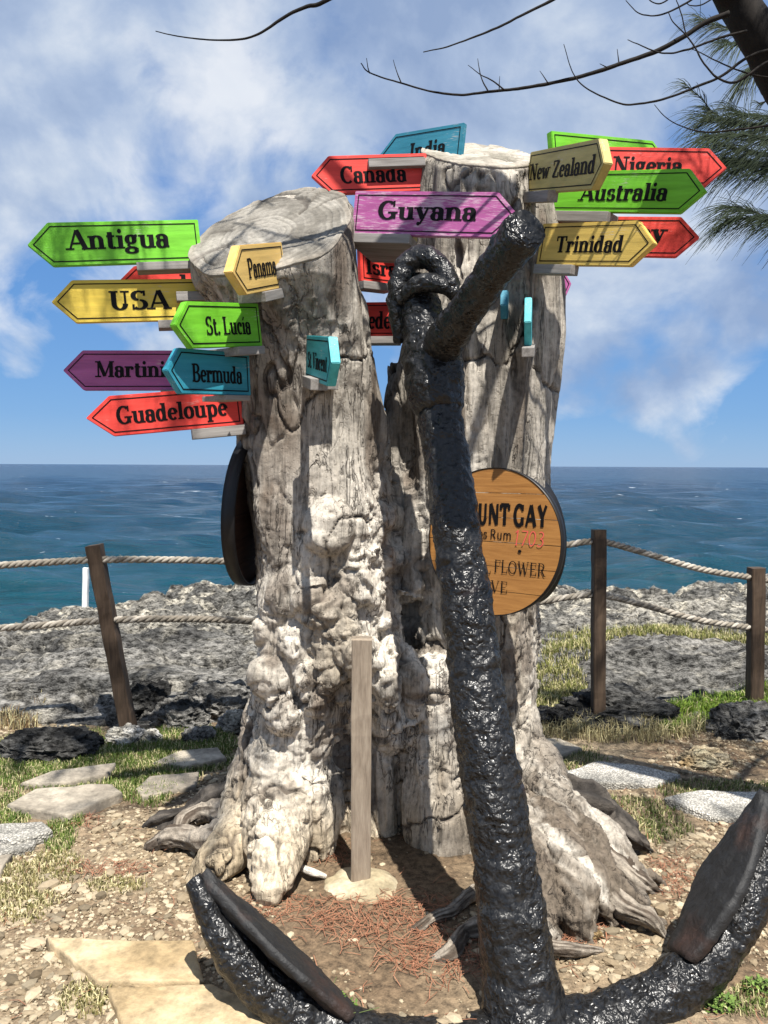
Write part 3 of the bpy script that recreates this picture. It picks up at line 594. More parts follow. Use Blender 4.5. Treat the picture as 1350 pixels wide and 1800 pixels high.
# ------------------------------------------------------------------ lettering: a bold slab-serif alphabet drawn as strokes
def arc(cx, cy, rx, ry, a0, a1, n=14):
    return [(cx + rx * math.cos(math.radians(a0 + (a1 - a0) * i / n)), cy + ry * math.sin(math.radians(a0 + (a1 - a0) * i / n))) for i in range(n + 1)]
def glyphs(T, t, S, sf):
    """T thick, t thin stroke, S serif height, sf serif length (0 = none); returns letter -> (advance, strokes)"""
    st = lambda x, a, b: ('l', [(x, a), (x, b)], T)
    def se(x, y, l=None, r=None):
        if sf <= 0: return ('n',)
        l = sf if l is None else l; r = sf if r is None else r
        yy = y + (S / 2 if y < 0.05 else -S / 2)
        return ('l', [(x - T / 2 - l, yy), (x + T / 2 + r, yy)], S)
    th = lambda *p: ('l', list(p), t); tk = lambda *p: ('l', list(p), T); cu = lambda p: ('c', p)
    dot = lambda x, y, r: ('d', (x, y, r)); X = 0.68; g = {}
    g['A'] = (.92, [th((.12, 0), (.44, 1)), tk((.46, 1), (.80, 0)), th((.2, .32), (.66, .32)), se(.12, 0), se(.80, 0)])
    g['B'] = (.80, [st(.2, 0, 1), se(.2, 0, sf, 0), se(.2, 1, sf, 0), cu(arc(.38, .75, .24, .22, 90, -90)), cu(arc(.38, .27, .30, .25, 90, -90)), th((.2, .97), (.4, .97)), th((.2, .52), (.4, .52)), th((.2, .03), (.4, .03))])
    g['C'] = (.80, [cu(arc(.44, .5, .33, .47, 50, 310)), ('l', [(.70, .68), (.70, 1.0)], t)])
    g['G'] = (.90, [cu(arc(.44, .5, .33, .47, 50, 318)), ('l', [(.70, .70), (.70, 1.0)], t), st(.70, .05, .42), se(.70, .42, .14, .08)])
    g['I'] = (.44, [st(.22, 0, 1), se(.22, 0), se(.22, 1)])
    g['L'] = (.74, [st(.2, 0, 1), se(.2, 0, sf, 0), se(.2, 1), th((.2, .045), (.66, .045)), ('l', [(.64, 0), (.66, .3)], t)])
    g['M'] = (1.14, [th((.18, 0), (.18, 1)), tk((.2, 1), (.56, .06)), th((.56, .06), (.92, 1)), st(.94, 0, 1), se(.16, 0), se(.94, 0), se(.18, 1, sf, 0), se(.94, 1, 0, sf)])
    g['N'] = (.96, [th((.18, 0), (.18, 1)), tk((.2, 1), (.74, .02)), th((.76, 0), (.76, 1)), se(.16, 0), se(.16, 1, sf, 0), se(.76, 1)])
    g['O'] = (.92, [cu(arc(.46, .5, .36, .47, 0, 360, 26))])
    g['P'] = (.78, [st(.2, 0, 1), se(.2, 0), se(.2, 1, sf, 0), cu(arc(.38, .72, .28, .25, 90, -90)), th((.2, .965), (.4, .965)), th((.2, .47), (.4, .47))])
    g['R'] = (.86, [st(.2, 0, 1), se(.2, 0), se(.2, 1, sf, 0), cu(arc(.38, .73, .26, .24, 90, -90)), th((.2, .965), (.4, .965)), th((.2, .48), (.4, .48)), tk((.42, .48), (.70, .03)), se(.72, 0, 0, sf)])
    g['S'] = (.70, [cu(arc(.35, .735, .23, .225, 40, 265) ), cu(arc(.35, .265, .25, .235, 85, -140)), ('l', [(.57, .72), (.57, 1.0)], t), ('l', [(.1, 0), (.1, .28)], t)])
    g['T'] = (.82, [st(.41, 0, 1), se(.41, 0), th((.08, .955), (.74, .955)), ('l', [(.08, .70), (.08, .99)], t), ('l', [(.74, .70), (.74, .99)], t)])
    g['U'] = (.90, [st(.22, .3, 1), cu(arc(.45, .32, .23, .29, 180, 360)), th((.68, .3), (.68, 1)), se(.22, 1), se(.68, 1)])
    g['V'] = (.88, [tk((.14, 1), (.44, .02)), th((.46, .02), (.74, 1)), se(.14, 1), se(.74, 1)])
    g['W'] = (1.2, [tk((.14, 1), (.38, .02)), th((.40, .02), (.60, .9)), tk((.60, .9), (.82, .02)), th((.84, .02), (1.06, 1)), se(.14, 1), se(1.06, 1), se(.6, .95)])
    g['Y'] = (.84, [tk((.14, 1), (.42, .46)), th((.70, 1), (.44, .46)), st(.43, 0, .48), se(.43, 0), se(.14, 1), se(.70, 1)])
    g['Z'] = (.80, [th((.12, .955), (.68, .955)), tk((.64, .96), (.14, .04)), th((.1, .045), (.7, .045)), ('l', [(.12, .7), (.12, .99)], t), ('l', [(.69, .01), (.69, .3)], t)])
    g['E'] = (.76, [st(.2, 0, 1), se(.2, 0, sf, 0), se(.2, 1, sf, 0), th((.2, .955), (.64, .955)), th((.2, .5), (.54, .5)), th((.2, .045), (.66, .045)), ('l', [(.64, .72), (.64, .99)], t), ('l', [(.66, .01), (.66, .3)], t)])
    g['F'] = (.72, [st(.2, 0, 1), se(.2, 0), se(.2, 1, sf, 0), th((.2, .955), (.64, .955)), th((.2, .5), (.52, .5)), ('l', [(.64, .72), (.64, .99)], t)])
    g['a'] = (.62, [cu(arc(.27, .48, .18, .18, 165, 0)), st(.45, .06, .5), cu(arc(.27, .2, .17, .19, 0, 360, 20)), ('l', [(.45, .06), (.58, .04)], t), dot(.13, .49, T * .5)])
    g['b'] = (.66, [st(.16, 0, 1), cu(arc(.34, .34, .19, .32, 0, 360, 22)), se(.16, 1, sf, 0)])
    g['c'] = (.56, [cu(arc(.31, .34, .2, .31, 48, 312)), dot(.43, .52, T * .5)])
    g['d'] = (.68, [st(.47, 0, 1), cu(arc(.28, .34, .19, .31, 0, 360, 22)), se(.47, 1, sf, 0), se(.47, 0, 0, sf)])
    g['e'] = (.58, [cu(arc(.3, .34, .2, .31, 8, 318)), th((.12, .36), (.5, .36))])
    g['g'] = (.62, [cu(arc(.27, .46, .16, .2, 0, 360, 20)), cu(arc(.28, -.10, .21, .14, 0, 360, 20)), ('l', [(.2, .28), (.15, .16), (.24, .05), (.42, .02)], t * 1.3), ('l', [(.38, .6), (.56, .66)], t * 1.4)])
    g['i'] = (.36, [st(.18, 0, X), se(.18, 0), se(.18, X, sf, 0), dot(.17, .90, .115)])
    g['í'] = (.36, [st(.18, 0, X), se(.18, 0), se(.18, X, sf, 0), ('l', [(.13, .80), (.27, 1.0)], .10)])
    g['l'] = (.36, [st(.18, 0, 1), se(.18, 0), se(.18, 1, sf, 0)])
    g['n'] = (.74, [st(.17, 0, X), se(.17, 0), se(.17, X, sf, 0), cu(arc(.36, .44, .19, .22, 170, 0)), st(.55, 0, .46), se(.55, 0)])
    g['m'] = (1.10, [st(.17, 0, X), se(.17, 0), se(.17, X, sf, 0), cu(arc(.36, .44, .19, .22, 170, 0)), st(.55, 0, .46), se(.55, 0), cu(arc(.74, .44, .19, .22, 170, 0)), st(.93, 0, .46), se(.93, 0)])
    g['o'] = (.62, [cu(arc(.31, .34, .21, .31, 0, 360, 24))])
    g['p'] = (.68, [st(.17, -.28, X), ('l', [(.17 - T / 2 - sf, -.26), (.17 + T / 2 + sf, -.26)], S) if sf else ('n',), se(.17, X, sf, 0), cu(arc(.36, .34, .19, .31, 0, 360, 22))])
    g['q'] = (.68, [st(.49, -.28, X), ('l', [(.49 - T / 2 - sf, -.26), (.49 + T / 2 + sf, -.26)], S) if sf else ('n',), cu(arc(.29, .34, .19, .31, 0, 360, 22))])
    g['r'] = (.54, [st(.17, 0, X), se(.17, 0), se(.17, X, sf, 0), cu(arc(.37, .42, .19, .22, 170, 70)), dot(.44, .56, T * .52)])
    g['s'] = (.52, [cu(arc(.26, .50, .15, .15, 35, 265)), cu(arc(.26, .19, .17, .16, 85, -145)), ('l', [(.40, .48), (.40, .67)], t), ('l', [(.09, .02), (.09, .2)], t)])
    g['t'] = (.46, [st(.2, .1, .86), th((.05, .645), (.4, .645)), cu(arc(.31, .15, .11, .12, 190, 330))])
    g['u'] = (.74, [st(.17, .2, X), cu(arc(.36, .22, .19, .19, 180, 350)), st(.55, 0, X), se(.17, X, sf, 0), se(.55, X, sf, 0), se(.55, 0, 0, sf)])
    g['w'] = (.94, [tk((.12, X), (.30, .02)), th((.31, .02), (.46, .62)), tk((.46, .62), (.63, .02)), th((.64, .02), (.80, X)), se(.12, X), se(.80, X)])
    g['y'] = (.68, [tk((.13, X), (.35, .06)), th((.56, X), (.34, 0), (.24, -.22)), se(.13, X), se(.56, X), dot(.18, -.20, T * .5)])
    g['.'] = (.28, [dot(.13, .09, .10)]); g[' '] = (.30, [])
    g['1'] = (.5, [st(.26, 0, 1), th((.1, .82), (.26, 1)), se(.26, 0)]); g['7'] = (.62, [th((.08, .96), (.56, .96)), tk((.54, .96), (.24, 0))])
    g['0'] = (.66, [cu(arc(.33, .5, .23, .47, 0, 360, 24))]); g['3'] = (.62, [cu(arc(.29, .74, .2, .22, 130, -90)), cu(arc(.29, .27, .24, .25, 90, -140))])
    return g
SLAB = glyphs(.215, .095, .085, .075); LIGHT = glyphs(.115, .05, .045, .06); BOLDSANS = glyphs(.25, .19, 0, 0); LINE = glyphs(.085, .06, .05, .05); SANS = glyphs(.13, .10, 0, 0)
def text_mesh(txt, font, x0, x1, base, cap, y=-0.0015, slant=0.0, zs=0.0):
    """flat lettering in the x-z plane from x0 to x1, facing -y"""
    adv = sum(font[c][0] for c in txt); sx = (x1 - x0) / adv; V, Fc = [], []; x = 0; k = 0
    T = font['l'][1][0][2]; tt = font['e'][1][1][2]
    def put(poly):
        nonlocal k
        o = len(V); yy = y - 0.00002 * (k % 12); k += 1
        for (a, b) in poly: V.append((x0 + (x + a + slant * b) * sx, yy, base + b * cap))
        return o
    for ch in txt:
        a, st = font[ch]
        for s in st:
            if s[0] == 'n': continue
            if s[0] == 'd':
                cx, cy, r = s[1]; rx = r * cap / sx * 0.92 if sx > 0 else r
                o = put([(cx + min(rx, r * 1.6) * math.cos(i * math.pi / 6), cy + r * math.sin(i * math.pi / 6)) for i in range(12)]); Fc.append(tuple(range(o, o + 12))); continue
            p = np.array(s[1], float); d = np.gradient(p, axis=0) if len(p) > 2 else np.repeat(p[1:] - p[:1], 2, 0); d /= np.linalg.norm(d, axis=1)[:, None] + 1e-9
            wdt = np.full(len(p), s[2]) if s[0] == 'l' else np.sqrt((T * d[:, 1]) ** 2 + (tt * d[:, 0]) ** 2)
            nn = np.stack([-d[:, 1], d[:, 0]], 1) * wdt[:, None] / 2
            o = put([tuple(q) for q in p + nn] + [tuple(q) for q in p - nn]); n = len(p)
            for i in range(n - 1): Fc.append((o + i, o + i + 1, o + n + i + 1, o + n + i))
        x += a
    return mesh('lettering', V, Fc, False)

# ------------------------------------------------------------------ arrow signs
COL = dict(green=(0.155, 0.52, 0.016), yellow=(0.76, 0.55, 0.065), purple=(0.40, 0.095, 0.29), red=(0.74, 0.045, 0.03), teal=(0.02, 0.26, 0.36), cyan=(0.045, 0.40, 0.44), tan=(0.66, 0.44, 0.13), olive=(0.46, 0.38, 0.12), gold=(0.66, 0.46, 0.10), blue=(0.02, 0.20, 0.29))
PM = {k: m_paint('paint_' + k, v) for k, v in COL.items()}
PM['worn'] = m_paint('paint_worn_purple', (0.36, 0.075, 0.25), 0.33, (0.55, 0.42, 0.48))
def offset_poly(p, d):
    n = len(p); out = []
    for i in range(n):
        a, b, c = np.array(p[i - 1]), np.array(p[i]), np.array(p[(i + 1) % n])
        e1 = (b - a) / np.linalg.norm(b - a); e2 = (c - b) / np.linalg.norm(c - b); n1 = np.array((-e1[1], e1[0])); n2 = np.array((-e2[1], e2[0]))
        m = (n1 + n2); m /= np.linalg.norm(m); out.append(tuple(b + m * d / max(0.35, m.dot(n1))))
    return out
def make_sign(label, paint, L, R, tip, text=None, supports=(), group='wooden arrow signs on the stump', thick=0.026, tipf=0.5, font=SLAB):
    """L, R: (u, v top, v bottom, d) of the two ends of the board's straight body; tip 'L' or 'R' or None"""
    PL = P(L[0], (L[1] + L[2]) / 2, L[3]); PR = P(R[0], (R[1] + R[2]) / 2, R[3])
    hh = ((P(L[0], L[1], L[3]) - P(L[0], L[2], L[3])).length + (P(R[0], R[1], R[3]) - P(R[0], R[2], R[3])).length) / 2
    ax = (PR - PL); ln = ax.length; ax.normalize(); az = (Vector((0, 0, 1)) - ax * ax.z).normalized(); ay = az.cross(ax)
    mw = Matrix(((ax.x, ay.x, az.x, PL.x), (ax.y, ay.y, az.y, PL.y), (ax.z, ay.z, az.z, PL.z), (0, 0, 0, 1))); inv = mw.inverted()
    h = hh / 2; tl = hh * tipf
    poly = [(0, -h), (ln, -h), (ln, h), (0, h)]
    if tip == 'R': poly = [(0, -h), (ln, -h), (ln + tl, 0), (ln, h), (0, h)]
    if tip == 'L': poly = [(0, -h), (ln, -h), (ln, h), (0, h), (-tl, 0)]
    e = thing('arrow_sign', label, 'arrow sign', group=group, mw=mw)
    bm = bmesh.new(); f = bm.faces.new([bm.verts.new((a, 0, b)) for a, b in poly]); ex = bmesh.ops.extrude_face_region(bm, geom=[f])
    for q in ex['geom']:
        if isinstance(q, bmesh.types.BMVert): q.co.y += thick
    bmesh.ops.recalc_face_normals(bm, faces=bm.faces[:]); bmesh.ops.bevel(bm, geom=bm.edges[:], offset=0.0025, segments=2, affect='EDGES')
    me = bpy.data.meshes.new('board'); bm.to_mesh(me); bm.free(); brd = obj('board', me, PM[paint], e)
    p1 = offset_poly(poly, hh * 0.085); p2 = offset_poly(poly, hh * 0.085 + 0.0042); n = len(poly)
    obj('border_line', mesh('border_line', [(a, -0.0012, b) for a, b in p1 + p2], [(i, (i + 1) % n, n + (i + 1) % n, n + i) for i in range(n)], False), M['ink'], brd)
    if text:
        s, u0, u1, vb, cap = text; um = (u0 + u1) / 2
        a = inv @ plane_hit(u0, vb, PL, ay); b = inv @ plane_hit(u1, vb, PL, ay); c0 = inv @ plane_hit(um, vb, PL, ay); c1 = inv @ plane_hit(um, vb - cap, PL, ay)
        # the pixel row drifts along a receding board, so the baseline is taken at the middle of the word
        obj('lettering', text_mesh(s, font, a.x, b.x, c0.z, (c1 - c0).length), M['ink'], brd)
    for sp in supports:
        u0, v0, u1, v1 = sp[:4]; fy = sp[4] if len(sp) > 4 else -0.022; by = sp[5] if len(sp) > 5 else 0.06
        a = inv @ plane_hit(u0, (v0 + v1) / 2, PL + ay * fy, ay); b = inv @ plane_hit(u1, (v0 + v1) / 2, PL + ay * fy, ay)
        hs_ = abs(v1 - v0) * (CAM - (mw @ ((a + b) / 2))).length / F / 2; zc_ = (a.z + b.z) / 2
        if fy > -0.03 and zc_ < 0: zc_ = -h - hs_ - 0.0005
        obj('support_block', box(min(a.x, b.x), max(a.x, b.x), fy, by, zc_ - hs_, zc_ + hs_, 0.003), M['support'], e)
    return e
S = make_sign
S('lime green arrow sign reading Antigua, pointing left', 'green', (88, 391, 468, 3.0), (352, 386, 459, 3.14), 'L', ('Antigua', 118, 300, 437, 34), [(240, 461, 352, 474)])
S('yellow arrow sign reading USA, pointing left', 'yellow', (130, 493, 567, 3.06), (372, 489, 562, 3.20), 'L', ('USA', 192, 300, 544, 33), [(310, 512, 392, 527, -0.05, 0.0), (278, 562, 350, 575)])
S('purple arrow sign reading Martinique, half hidden by the blue Bermuda sign', 'purple', (146, 616, 686, 3.26), (425, 616, 686, 3.30), 'L', ('Martinique', 168, 350, 663, 28), [(282, 680, 400, 692)])
S('red arrow sign reading Guadeloupe, lowest on the left stem', 'red', (196, 693, 770, 2.98), (425, 681, 744, 3.12), 'L', ('Guadeloupe', 205, 402, 738, 31), [(337, 747, 432, 764)], tipf=0.60)
S('dark red arrow sign mostly hidden behind the yellow USA sign', 'red', (238, 467, 533, 3.42), (400, 474, 536, 3.55), 'L', ('el', 296, 330, 512, 30))
S('small tan arrow sign reading Panama, just below the left cut face', 'tan', (428, 433, 517, 2.60), (500, 426, 504, 2.90), 'L', ('Panama', 437, 487, 486, 33), [(466, 507, 500, 523, -0.01, 0.10)], thick=0.034)
S('lime green arrow sign reading St. Lucia, between the USA and Bermuda signs', 'green', (333, 529, 613, 2.58), (458, 535, 607, 2.86), 'L', ('St. Lucía', 363, 442, 588, 31), [(420, 608, 466, 622, -0.022, 0.14)], thick=0.03, tipf=0.40)
S('blue arrow sign reading Bermuda, in front of the purple one', 'teal', (317, 611, 692, 2.62), (440, 622, 695, 2.88), 'L', ('Bermuda', 338, 426, 673, 31), [(398, 690, 440, 699, -0.012, 0.12)], thick=0.03, tipf=0.36)
S('small turquoise arrow sign reading St. Vincent on the front of the left stem', 'cyan', (538, 590, 664, 2.92), (576, 592, 679, 2.50), 'R', ('St. Vincent', 541, 575, 650, 29), [(531, 663, 546, 682, -0.03, 0.03), (524, 663, 540, 680, 0.0, 0.12)], thick=0.03, tipf=0.4)
S('red arrow sign reading Canada, top left of the right stem', 'red', (580, 274, 341, 3.36), (752, 269, 335, 3.42), 'L', ('Canada', 599, 716, 321, 30), [(648, 278, 748, 291, -0.035, 0.0)])
S('teal arrow sign reading India, highest of all, behind the right cut top', 'blue', (692, 235, 302, 3.62), (812, 217, 284, 3.40), 'L', ('India', 719, 782, 276, 28), [(770, 292, 800, 305)])
S('worn faded purple arrow sign reading Guyana, pointing right', 'worn', (621, 336, 411, 3.10), (872, 337, 418, 2.94), 'R', ('Guyana', 663, 838, 387, 33), [(612, 411, 720, 426, -0.022, 0.30)])
S('dull mustard arrow sign reading New Zealand, tip tilted towards the viewer', 'olive', (928, 270, 339, 3.30), (1046, 246, 331, 2.72), 'R', ('New Zealand', 931, 1044, 311, 29), [(914, 337, 962, 354, -0.03, 0.015)], thick=0.034, tipf=0.42)
S('red arrow sign reading Nigeria, pointing right behind the green Australia sign', 'red', (975, 256, 322, 3.46), (1243, 261, 328, 3.34), 'R', ('Nigeria', 1076, 1199, 304, 28))
S('lime green arrow sign reading Australia, pointing right', 'green', (972, 303, 371, 3.42), (1203, 297, 374, 3.05), 'R', ('Australia', 1017, 1172, 353, 30), [(952, 370, 1068, 386, -0.022, 0.08)])
S('golden arrow sign reading Trinidad, beside the anchor stock end', 'gold', (948, 394, 465, 3.22), (1114, 388, 467, 2.92), 'R', ('Trinidad', 975, 1094, 444, 29), [(938, 463, 1004, 478, -0.025, 0.03)], thick=0.032)
S('red arrow sign ending in the letter y, pointing right behind Trinidad', 'red', (968, 380, 447, 3.42), (1193, 381, 452, 3.26), 'R', ('Norway', 1010, 1170, 423, 30))
S('green arrow sign without visible words, behind the New Zealand sign', 'green', (972, 231, 296, 3.42), (1150, 247, 310, 3.70), 'R', None, [(960, 300, 1040, 312)], thick=0.034)
S('dark purple arrow tip poking out from behind the right stem', 'purple', (930, 474, 526, 3.66), (992, 474, 524, 3.72), 'R', None, tipf=0.3)
S('turquoise arrow sign seen edge-on, pointing at the viewer, right stem', 'cyan', (925, 527, 606, 3.32), (922, 526, 606, 2.98), 'R', None, [(917, 606, 930, 618, -0.005, 0.04)], tipf=0.35)
S('dark teal arrow sign seen edge-on, mostly behind the anchor stock', 'blue', (884, 512, 560, 3.26), (880, 512, 560, 3.06), 'R', None, tipf=0.3)
S('dull mustard arrow sign mostly hidden behind the Guyana sign', 'olive', (640, 396, 452, 3.72), (752, 380, 440, 3.58), 'L', None)
S('red arrow sign reading Israel, in the gap between the stems', 'red', (634, 429, 494, 3.45), (716, 443, 503, 3.62), 'R', ('Israel', 643, 722, 486, 27), [(640, 503, 692, 516, -0.02, 0.05)], tipf=0.4)
S('red arrow sign reading Sweden, lower in the gap between the stems', 'red', (600, 532, 592, 3.62), (722, 530, 592, 3.56), 'R', ('Sweden', 612, 703, 578, 31), [(640, 590, 700, 602)])

# ------------------------------------------------------------------ barrel heads
def barrel_head(label, c, nrm, R, writing=False, roll=0.0, wood='oak', rim=1.0):
    """round barrel end of oak staves in a black hoop; nrm is its outward normal"""
    az = (Vector((0, 0, 1)) - nrm * nrm.z).normalized(); ay = -nrm; ax = ay.cross(az)
    az2 = az * math.cos(roll) + ax * math.sin(roll); ax = ay.cross(az2); az = az2
    mw = Matrix(((ax.x, ay.x, az.x, c.x), (ax.y, ay.y, az.y, c.y), (ax.z, ay.z, az.z, c.z), (0, 0, 0, 1)))
    e = thing('barrel_head', label, 'barrel head', mw=mw)
    n = 6; ys = np.linspace(-R, R, n + 1)
    for k in range(n):                                   # horizontal staves
        a, b = ys[k] + 0.0012, ys[k + 1] - 0.0012; m = 14; zsn = np.linspace(a, b, m); xs = np.sqrt(np.maximum(R * R - zsn ** 2, 1e-7)); y0 = RNG.uniform(-0.001, 0.001)
        pts = [(x, z) for x, z in zip(xs, zsn)] + [(-x, z) for x, z in zip(xs[::-1], zsn[::-1])]
        q = len(pts); V = [(x, y0, z) for x, z in pts] + [(x, 0.022, z) for x, z in pts]
        Fc = [tuple(range(q)), tuple(range(2 * q - 1, q - 1, -1))] + [(i, q + i, q + (i + 1) % q, (i + 1) % q) for i in range(q)]
        obj('stave', mesh('stave', V, Fc, False), M[wood], e)
    th = np.linspace(0, 2 * np.pi, 72, endpoint=False); prof = [(R + .001, -.003 * rim), (R + .010 * rim, -.005 * rim), (R + .012 * rim, .03), (R + .010 * rim, .03 + .02 * rim), (R + .001, .03 + .02 * rim)]
    V = [(r * math.cos(a), y, r * math.sin(a)) for r, y in prof for a in th]; Fq = grid_faces(len(prof), 72, True); Fl = [tuple(f) for f in Fq] + [((len(prof) - 1) * 72 + i, (len(prof) - 1) * 72 + (i + 1) % 72, (i + 1) % 72, i) for i in range(72)]
    obj('hoop', mesh('hoop', V, Fl), M['hoop'], e)
    if writing:
        k = R / 0.3
        inv = mw.inverted()
        def put(s, font, u0, u1, vb, cap, mat, sl=0.0, y=-0.003):
            um = (u0 + u1) / 2; a = inv @ plane_hit(u0, vb, c, nrm); b = inv @ plane_hit(u1, vb, c, nrm); c0 = inv @ plane_hit(um, vb, c, nrm); c1 = inv @ plane_hit(um, vb - cap, c, nrm)
            obj('lettering', text_mesh(s, font, a.x, b.x, c0.z, (c1 - c0).length, y, sl), mat, e)
        put('MOUNT GAY', BOLDSANS, 797, 963, 923, 37, M['ink']); put('Barbados Rum', SANS, 788, 900, 946, 17, M['ink']); put('1703', LINE, 902, 956, 960, 27, M['red_ink'], 0.12)
        put('L', LIGHT, 848, 864, 1009, 21, M['ink']); put('FLOWER', LIGHT, 868, 960, 1010, 23, M['ink']); put('VE', LIGHT, 862, 893, 1042, 21, M['ink'])
        th = [(math.cos(i * math.pi / 6), math.sin(i * math.pi / 6)) for i in range(12)]; b0 = inv @ plane_hit(914, 969, c, nrm)
        obj('knot_hole', mesh('knot_hole', [(b0.x + 0.008 * x, -0.003, b0.z + 0.006 * z) for x, z in th], [tuple(range(12))], False), M['ink'], e)
    return e
M['charred'] = m_wood('charred_shaded_oak', (0.022, 0.012, 0.009), (0.075, 0.036, 0.022), 0.7, (3, 60, 46), 0.3)  # inner side of a barrel: char tone with its shade put into the colour
M['oak'] = m_wood('varnished_oak', (0.24, 0.105, 0.028), (0.42, 0.205, 0.062), 0.42, (3, 60, 46), 0.2)
barrel_head('round honey oak barrel head with black and red lettering on the right stem', P(864, 952, 3.02), Vector((-0.58, -0.81, 0.06)).normalized(), 0.288, True, rim=0.4)
barrel_head('dark barrel head seen nearly edge-on at the left side of the stump', P(434, 897, 3.32), Vector((-0.991, 0.125, 0.05)).normalized(), 0.312, roll=0.05, wood='charred')
barrel_head('black-hooped barrel head behind the lettered one, at the right side', P(920, 945, 3.56), Vector((0.90, 0.42, 0.02)).normalized(), 0.300)

# ------------------------------------------------------------------ anchor
O = P(928, 1812, 2.15); Tp = P(762, 652, 2.85)
sA = (Tp - O).normalized(); stock_end = P(918, 408, 2.20); stock_root = P(766, 622, 2.84)
nA = (stock_end - stock_root).normalized(); aA = (Vector((0.99, 0.12, 0)) - sA * sA.dot(Vector((0.99, 0.12, 0)))).normalized(); nP = aA.cross(sA).normalized()
anchor = thing('anchor', 'big old black tarred iron ship anchor leaning against the stump', 'anchor', (O.x, O.y, 0))
def apt(a, s, n=0.0): return tuple(O + aA * a + sA * s + nP * n)
def iron(name, V, Fl, amp=0.006, seed=0, mat='tar', lab=None, under=None):
    me = mesh(name, V, Fl); N = vno(me); V = vco(me)
    D = amp * 1.3 * ridged(V * 16, seed, 4, 0.6) + amp * 0.8 * fbm(V * 7, seed + 1, 3); g1, _, gi = worley(V * 38, seed + 2); D += amp * 0.6 * np.clip(1 - g1 * 1.8, 0, 1) * gi + amp * 0.55 * fbm(V * 34, seed + 6, 2)
    setco(me, V + N * D[:, None]); o = child(name, me, M[mat], anchor) if under is None else obj(name, me, M[mat], under)
    if lab: o['label'] = lab
    return o
def flat(t): V, Q, T = t; return V, [tuple(f) for f in Q] + [tuple(f) for f in T]
shl = (Tp - O).length
iron('shank', *flat(tube([apt(0, -.02), apt(0, .12), apt(0, .4), apt(-.004, .9), apt(0, 1.4), apt(0, shl - .1), apt(0, shl + .06)], [.14, .110, .098, .088, .080, .075, .076], 64, 330)), 0.0075, 401)
iron('collar', *flat(tube([apt(0, shl - .16), apt(0, shl - .12), apt(0, shl + .02), apt(0, shl + .10), apt(0, shl + .15)], [.080, .094, .106, .102, .082], 48, 50)), 0.008, 411)
hp = Vector(apt(0, shl + .06)); hd = P(735, 520, 2.97)
iron('head', *flat(tube([tuple(hp), tuple(P(748, 600, 2.90)), tuple(P(738, 550, 2.94)), tuple(P(728, 515, 2.97)), tuple(P(722, 490, 2.98))], [.084, .078, .080, .074, .05], 44, 70)), 0.007, 417)
iron('stock', *flat(tube([tuple(stock_root - nA * .17), tuple(stock_root - nA * .1), tuple(stock_root), tuple(stock_root.lerp(stock_end, .5)), tuple(stock_end - nA * .02), tuple(stock_end)], [.05, .062, .066, .055, .056, .056], 48, 150, endcap=0.02)), 0.007, 421)
shk = iron('shackle', *flat(tube([tuple(P(*q)) for q in [(704, 600, 2.95), (697, 555, 2.93), (698, 508, 2.92), (714, 466, 2.92), (742, 450, 2.91), (768, 462, 2.88), (786, 492, 2.85), (800, 520, 2.82)]], [.022, .030, .034, .036, .038, .038, .034, .022], 24, 90)), 0.007, 427)
iron('shackle_pin', *flat(tube([tuple(P(702, 530, 2.90)), tuple(P(735, 500, 2.86)), tuple(P(770, 500, 2.83)), tuple(P(798, 516, 2.81))], [.022, .030, .028, .018], 20, 40)), 0.006, 431, under=shk)
ARM = [(0.0, -.04), (.22, -.03), (.44, .03), (.64, .135), (.81, .30), (.935, .53)]
for sgn in (-1, 1):
    pr = [apt(sgn * a, s) for a, s in ARM]
    arm_o = iron('arm', *flat(tube(pr, [.125, .094, .078, .069, .058, .024], 44, 130, squash=(1, 1))), 0.007, 441 + sgn)
    # palm: a thick shield-shaped plate on the inner side of the arm end
    q = catmull(np.array(ARM), 60); i0, i1 = 29, 58; a0, a1 = q[i0], q[i1]; tg = (a1 - a0); Lp = np.linalg.norm(tg); tg /= Lp; nn = np.array((-tg[1], tg[0]))
    nu, nw = 40, 28; Vp = []
    for side in (0, 1):
        for i in range(nu):
            f = i / (nu - 1); wd = .125 * (0.55 + 0.45 * math.sin(min(1, f * 2.2) * math.pi / 2)) * (1 - max(0, (f - .42) / .58) ** 1.6 * 0.93)
            cpt = q[i0] + tg * (f * Lp * 1.02) + nn * (.062 - 0.03 * f)
            for j in range(nw):
                tt = -1 + 2 * j / (nw - 1); thick = .020 * (1 - 0.6 * abs(tt) ** 3) + .004
                off = nn * ((thick if side == 0 else -thick) + 0.02 * (1 - abs(tt)) * (0 if side == 0 else -1))
                pp = cpt + off; Vp.append(apt(sgn * pp[0], pp[1], tt * wd))
    Fp = grid_faces(nu, nw); n0 = nu * nw; Fl = [tuple(f) for f in Fp] + [tuple(f[::-1] + n0) for f in Fp]
    rim = [j for j in range(nw)] + [i * nw + nw - 1 for i in range(1, nu)] + [(nu - 1) * nw + j for j in range(nw - 2, -1, -1)] + [i * nw for i in range(nu - 2, 0, -1)]
    Fl += [(rim[k], rim[k - 1], rim[k - 1] + n0, rim[k] + n0) for k in range(len(rim))]
    iron('fluke', Vp, Fl, 0.006, 451 + sgn, 'rust', under=arm_o)

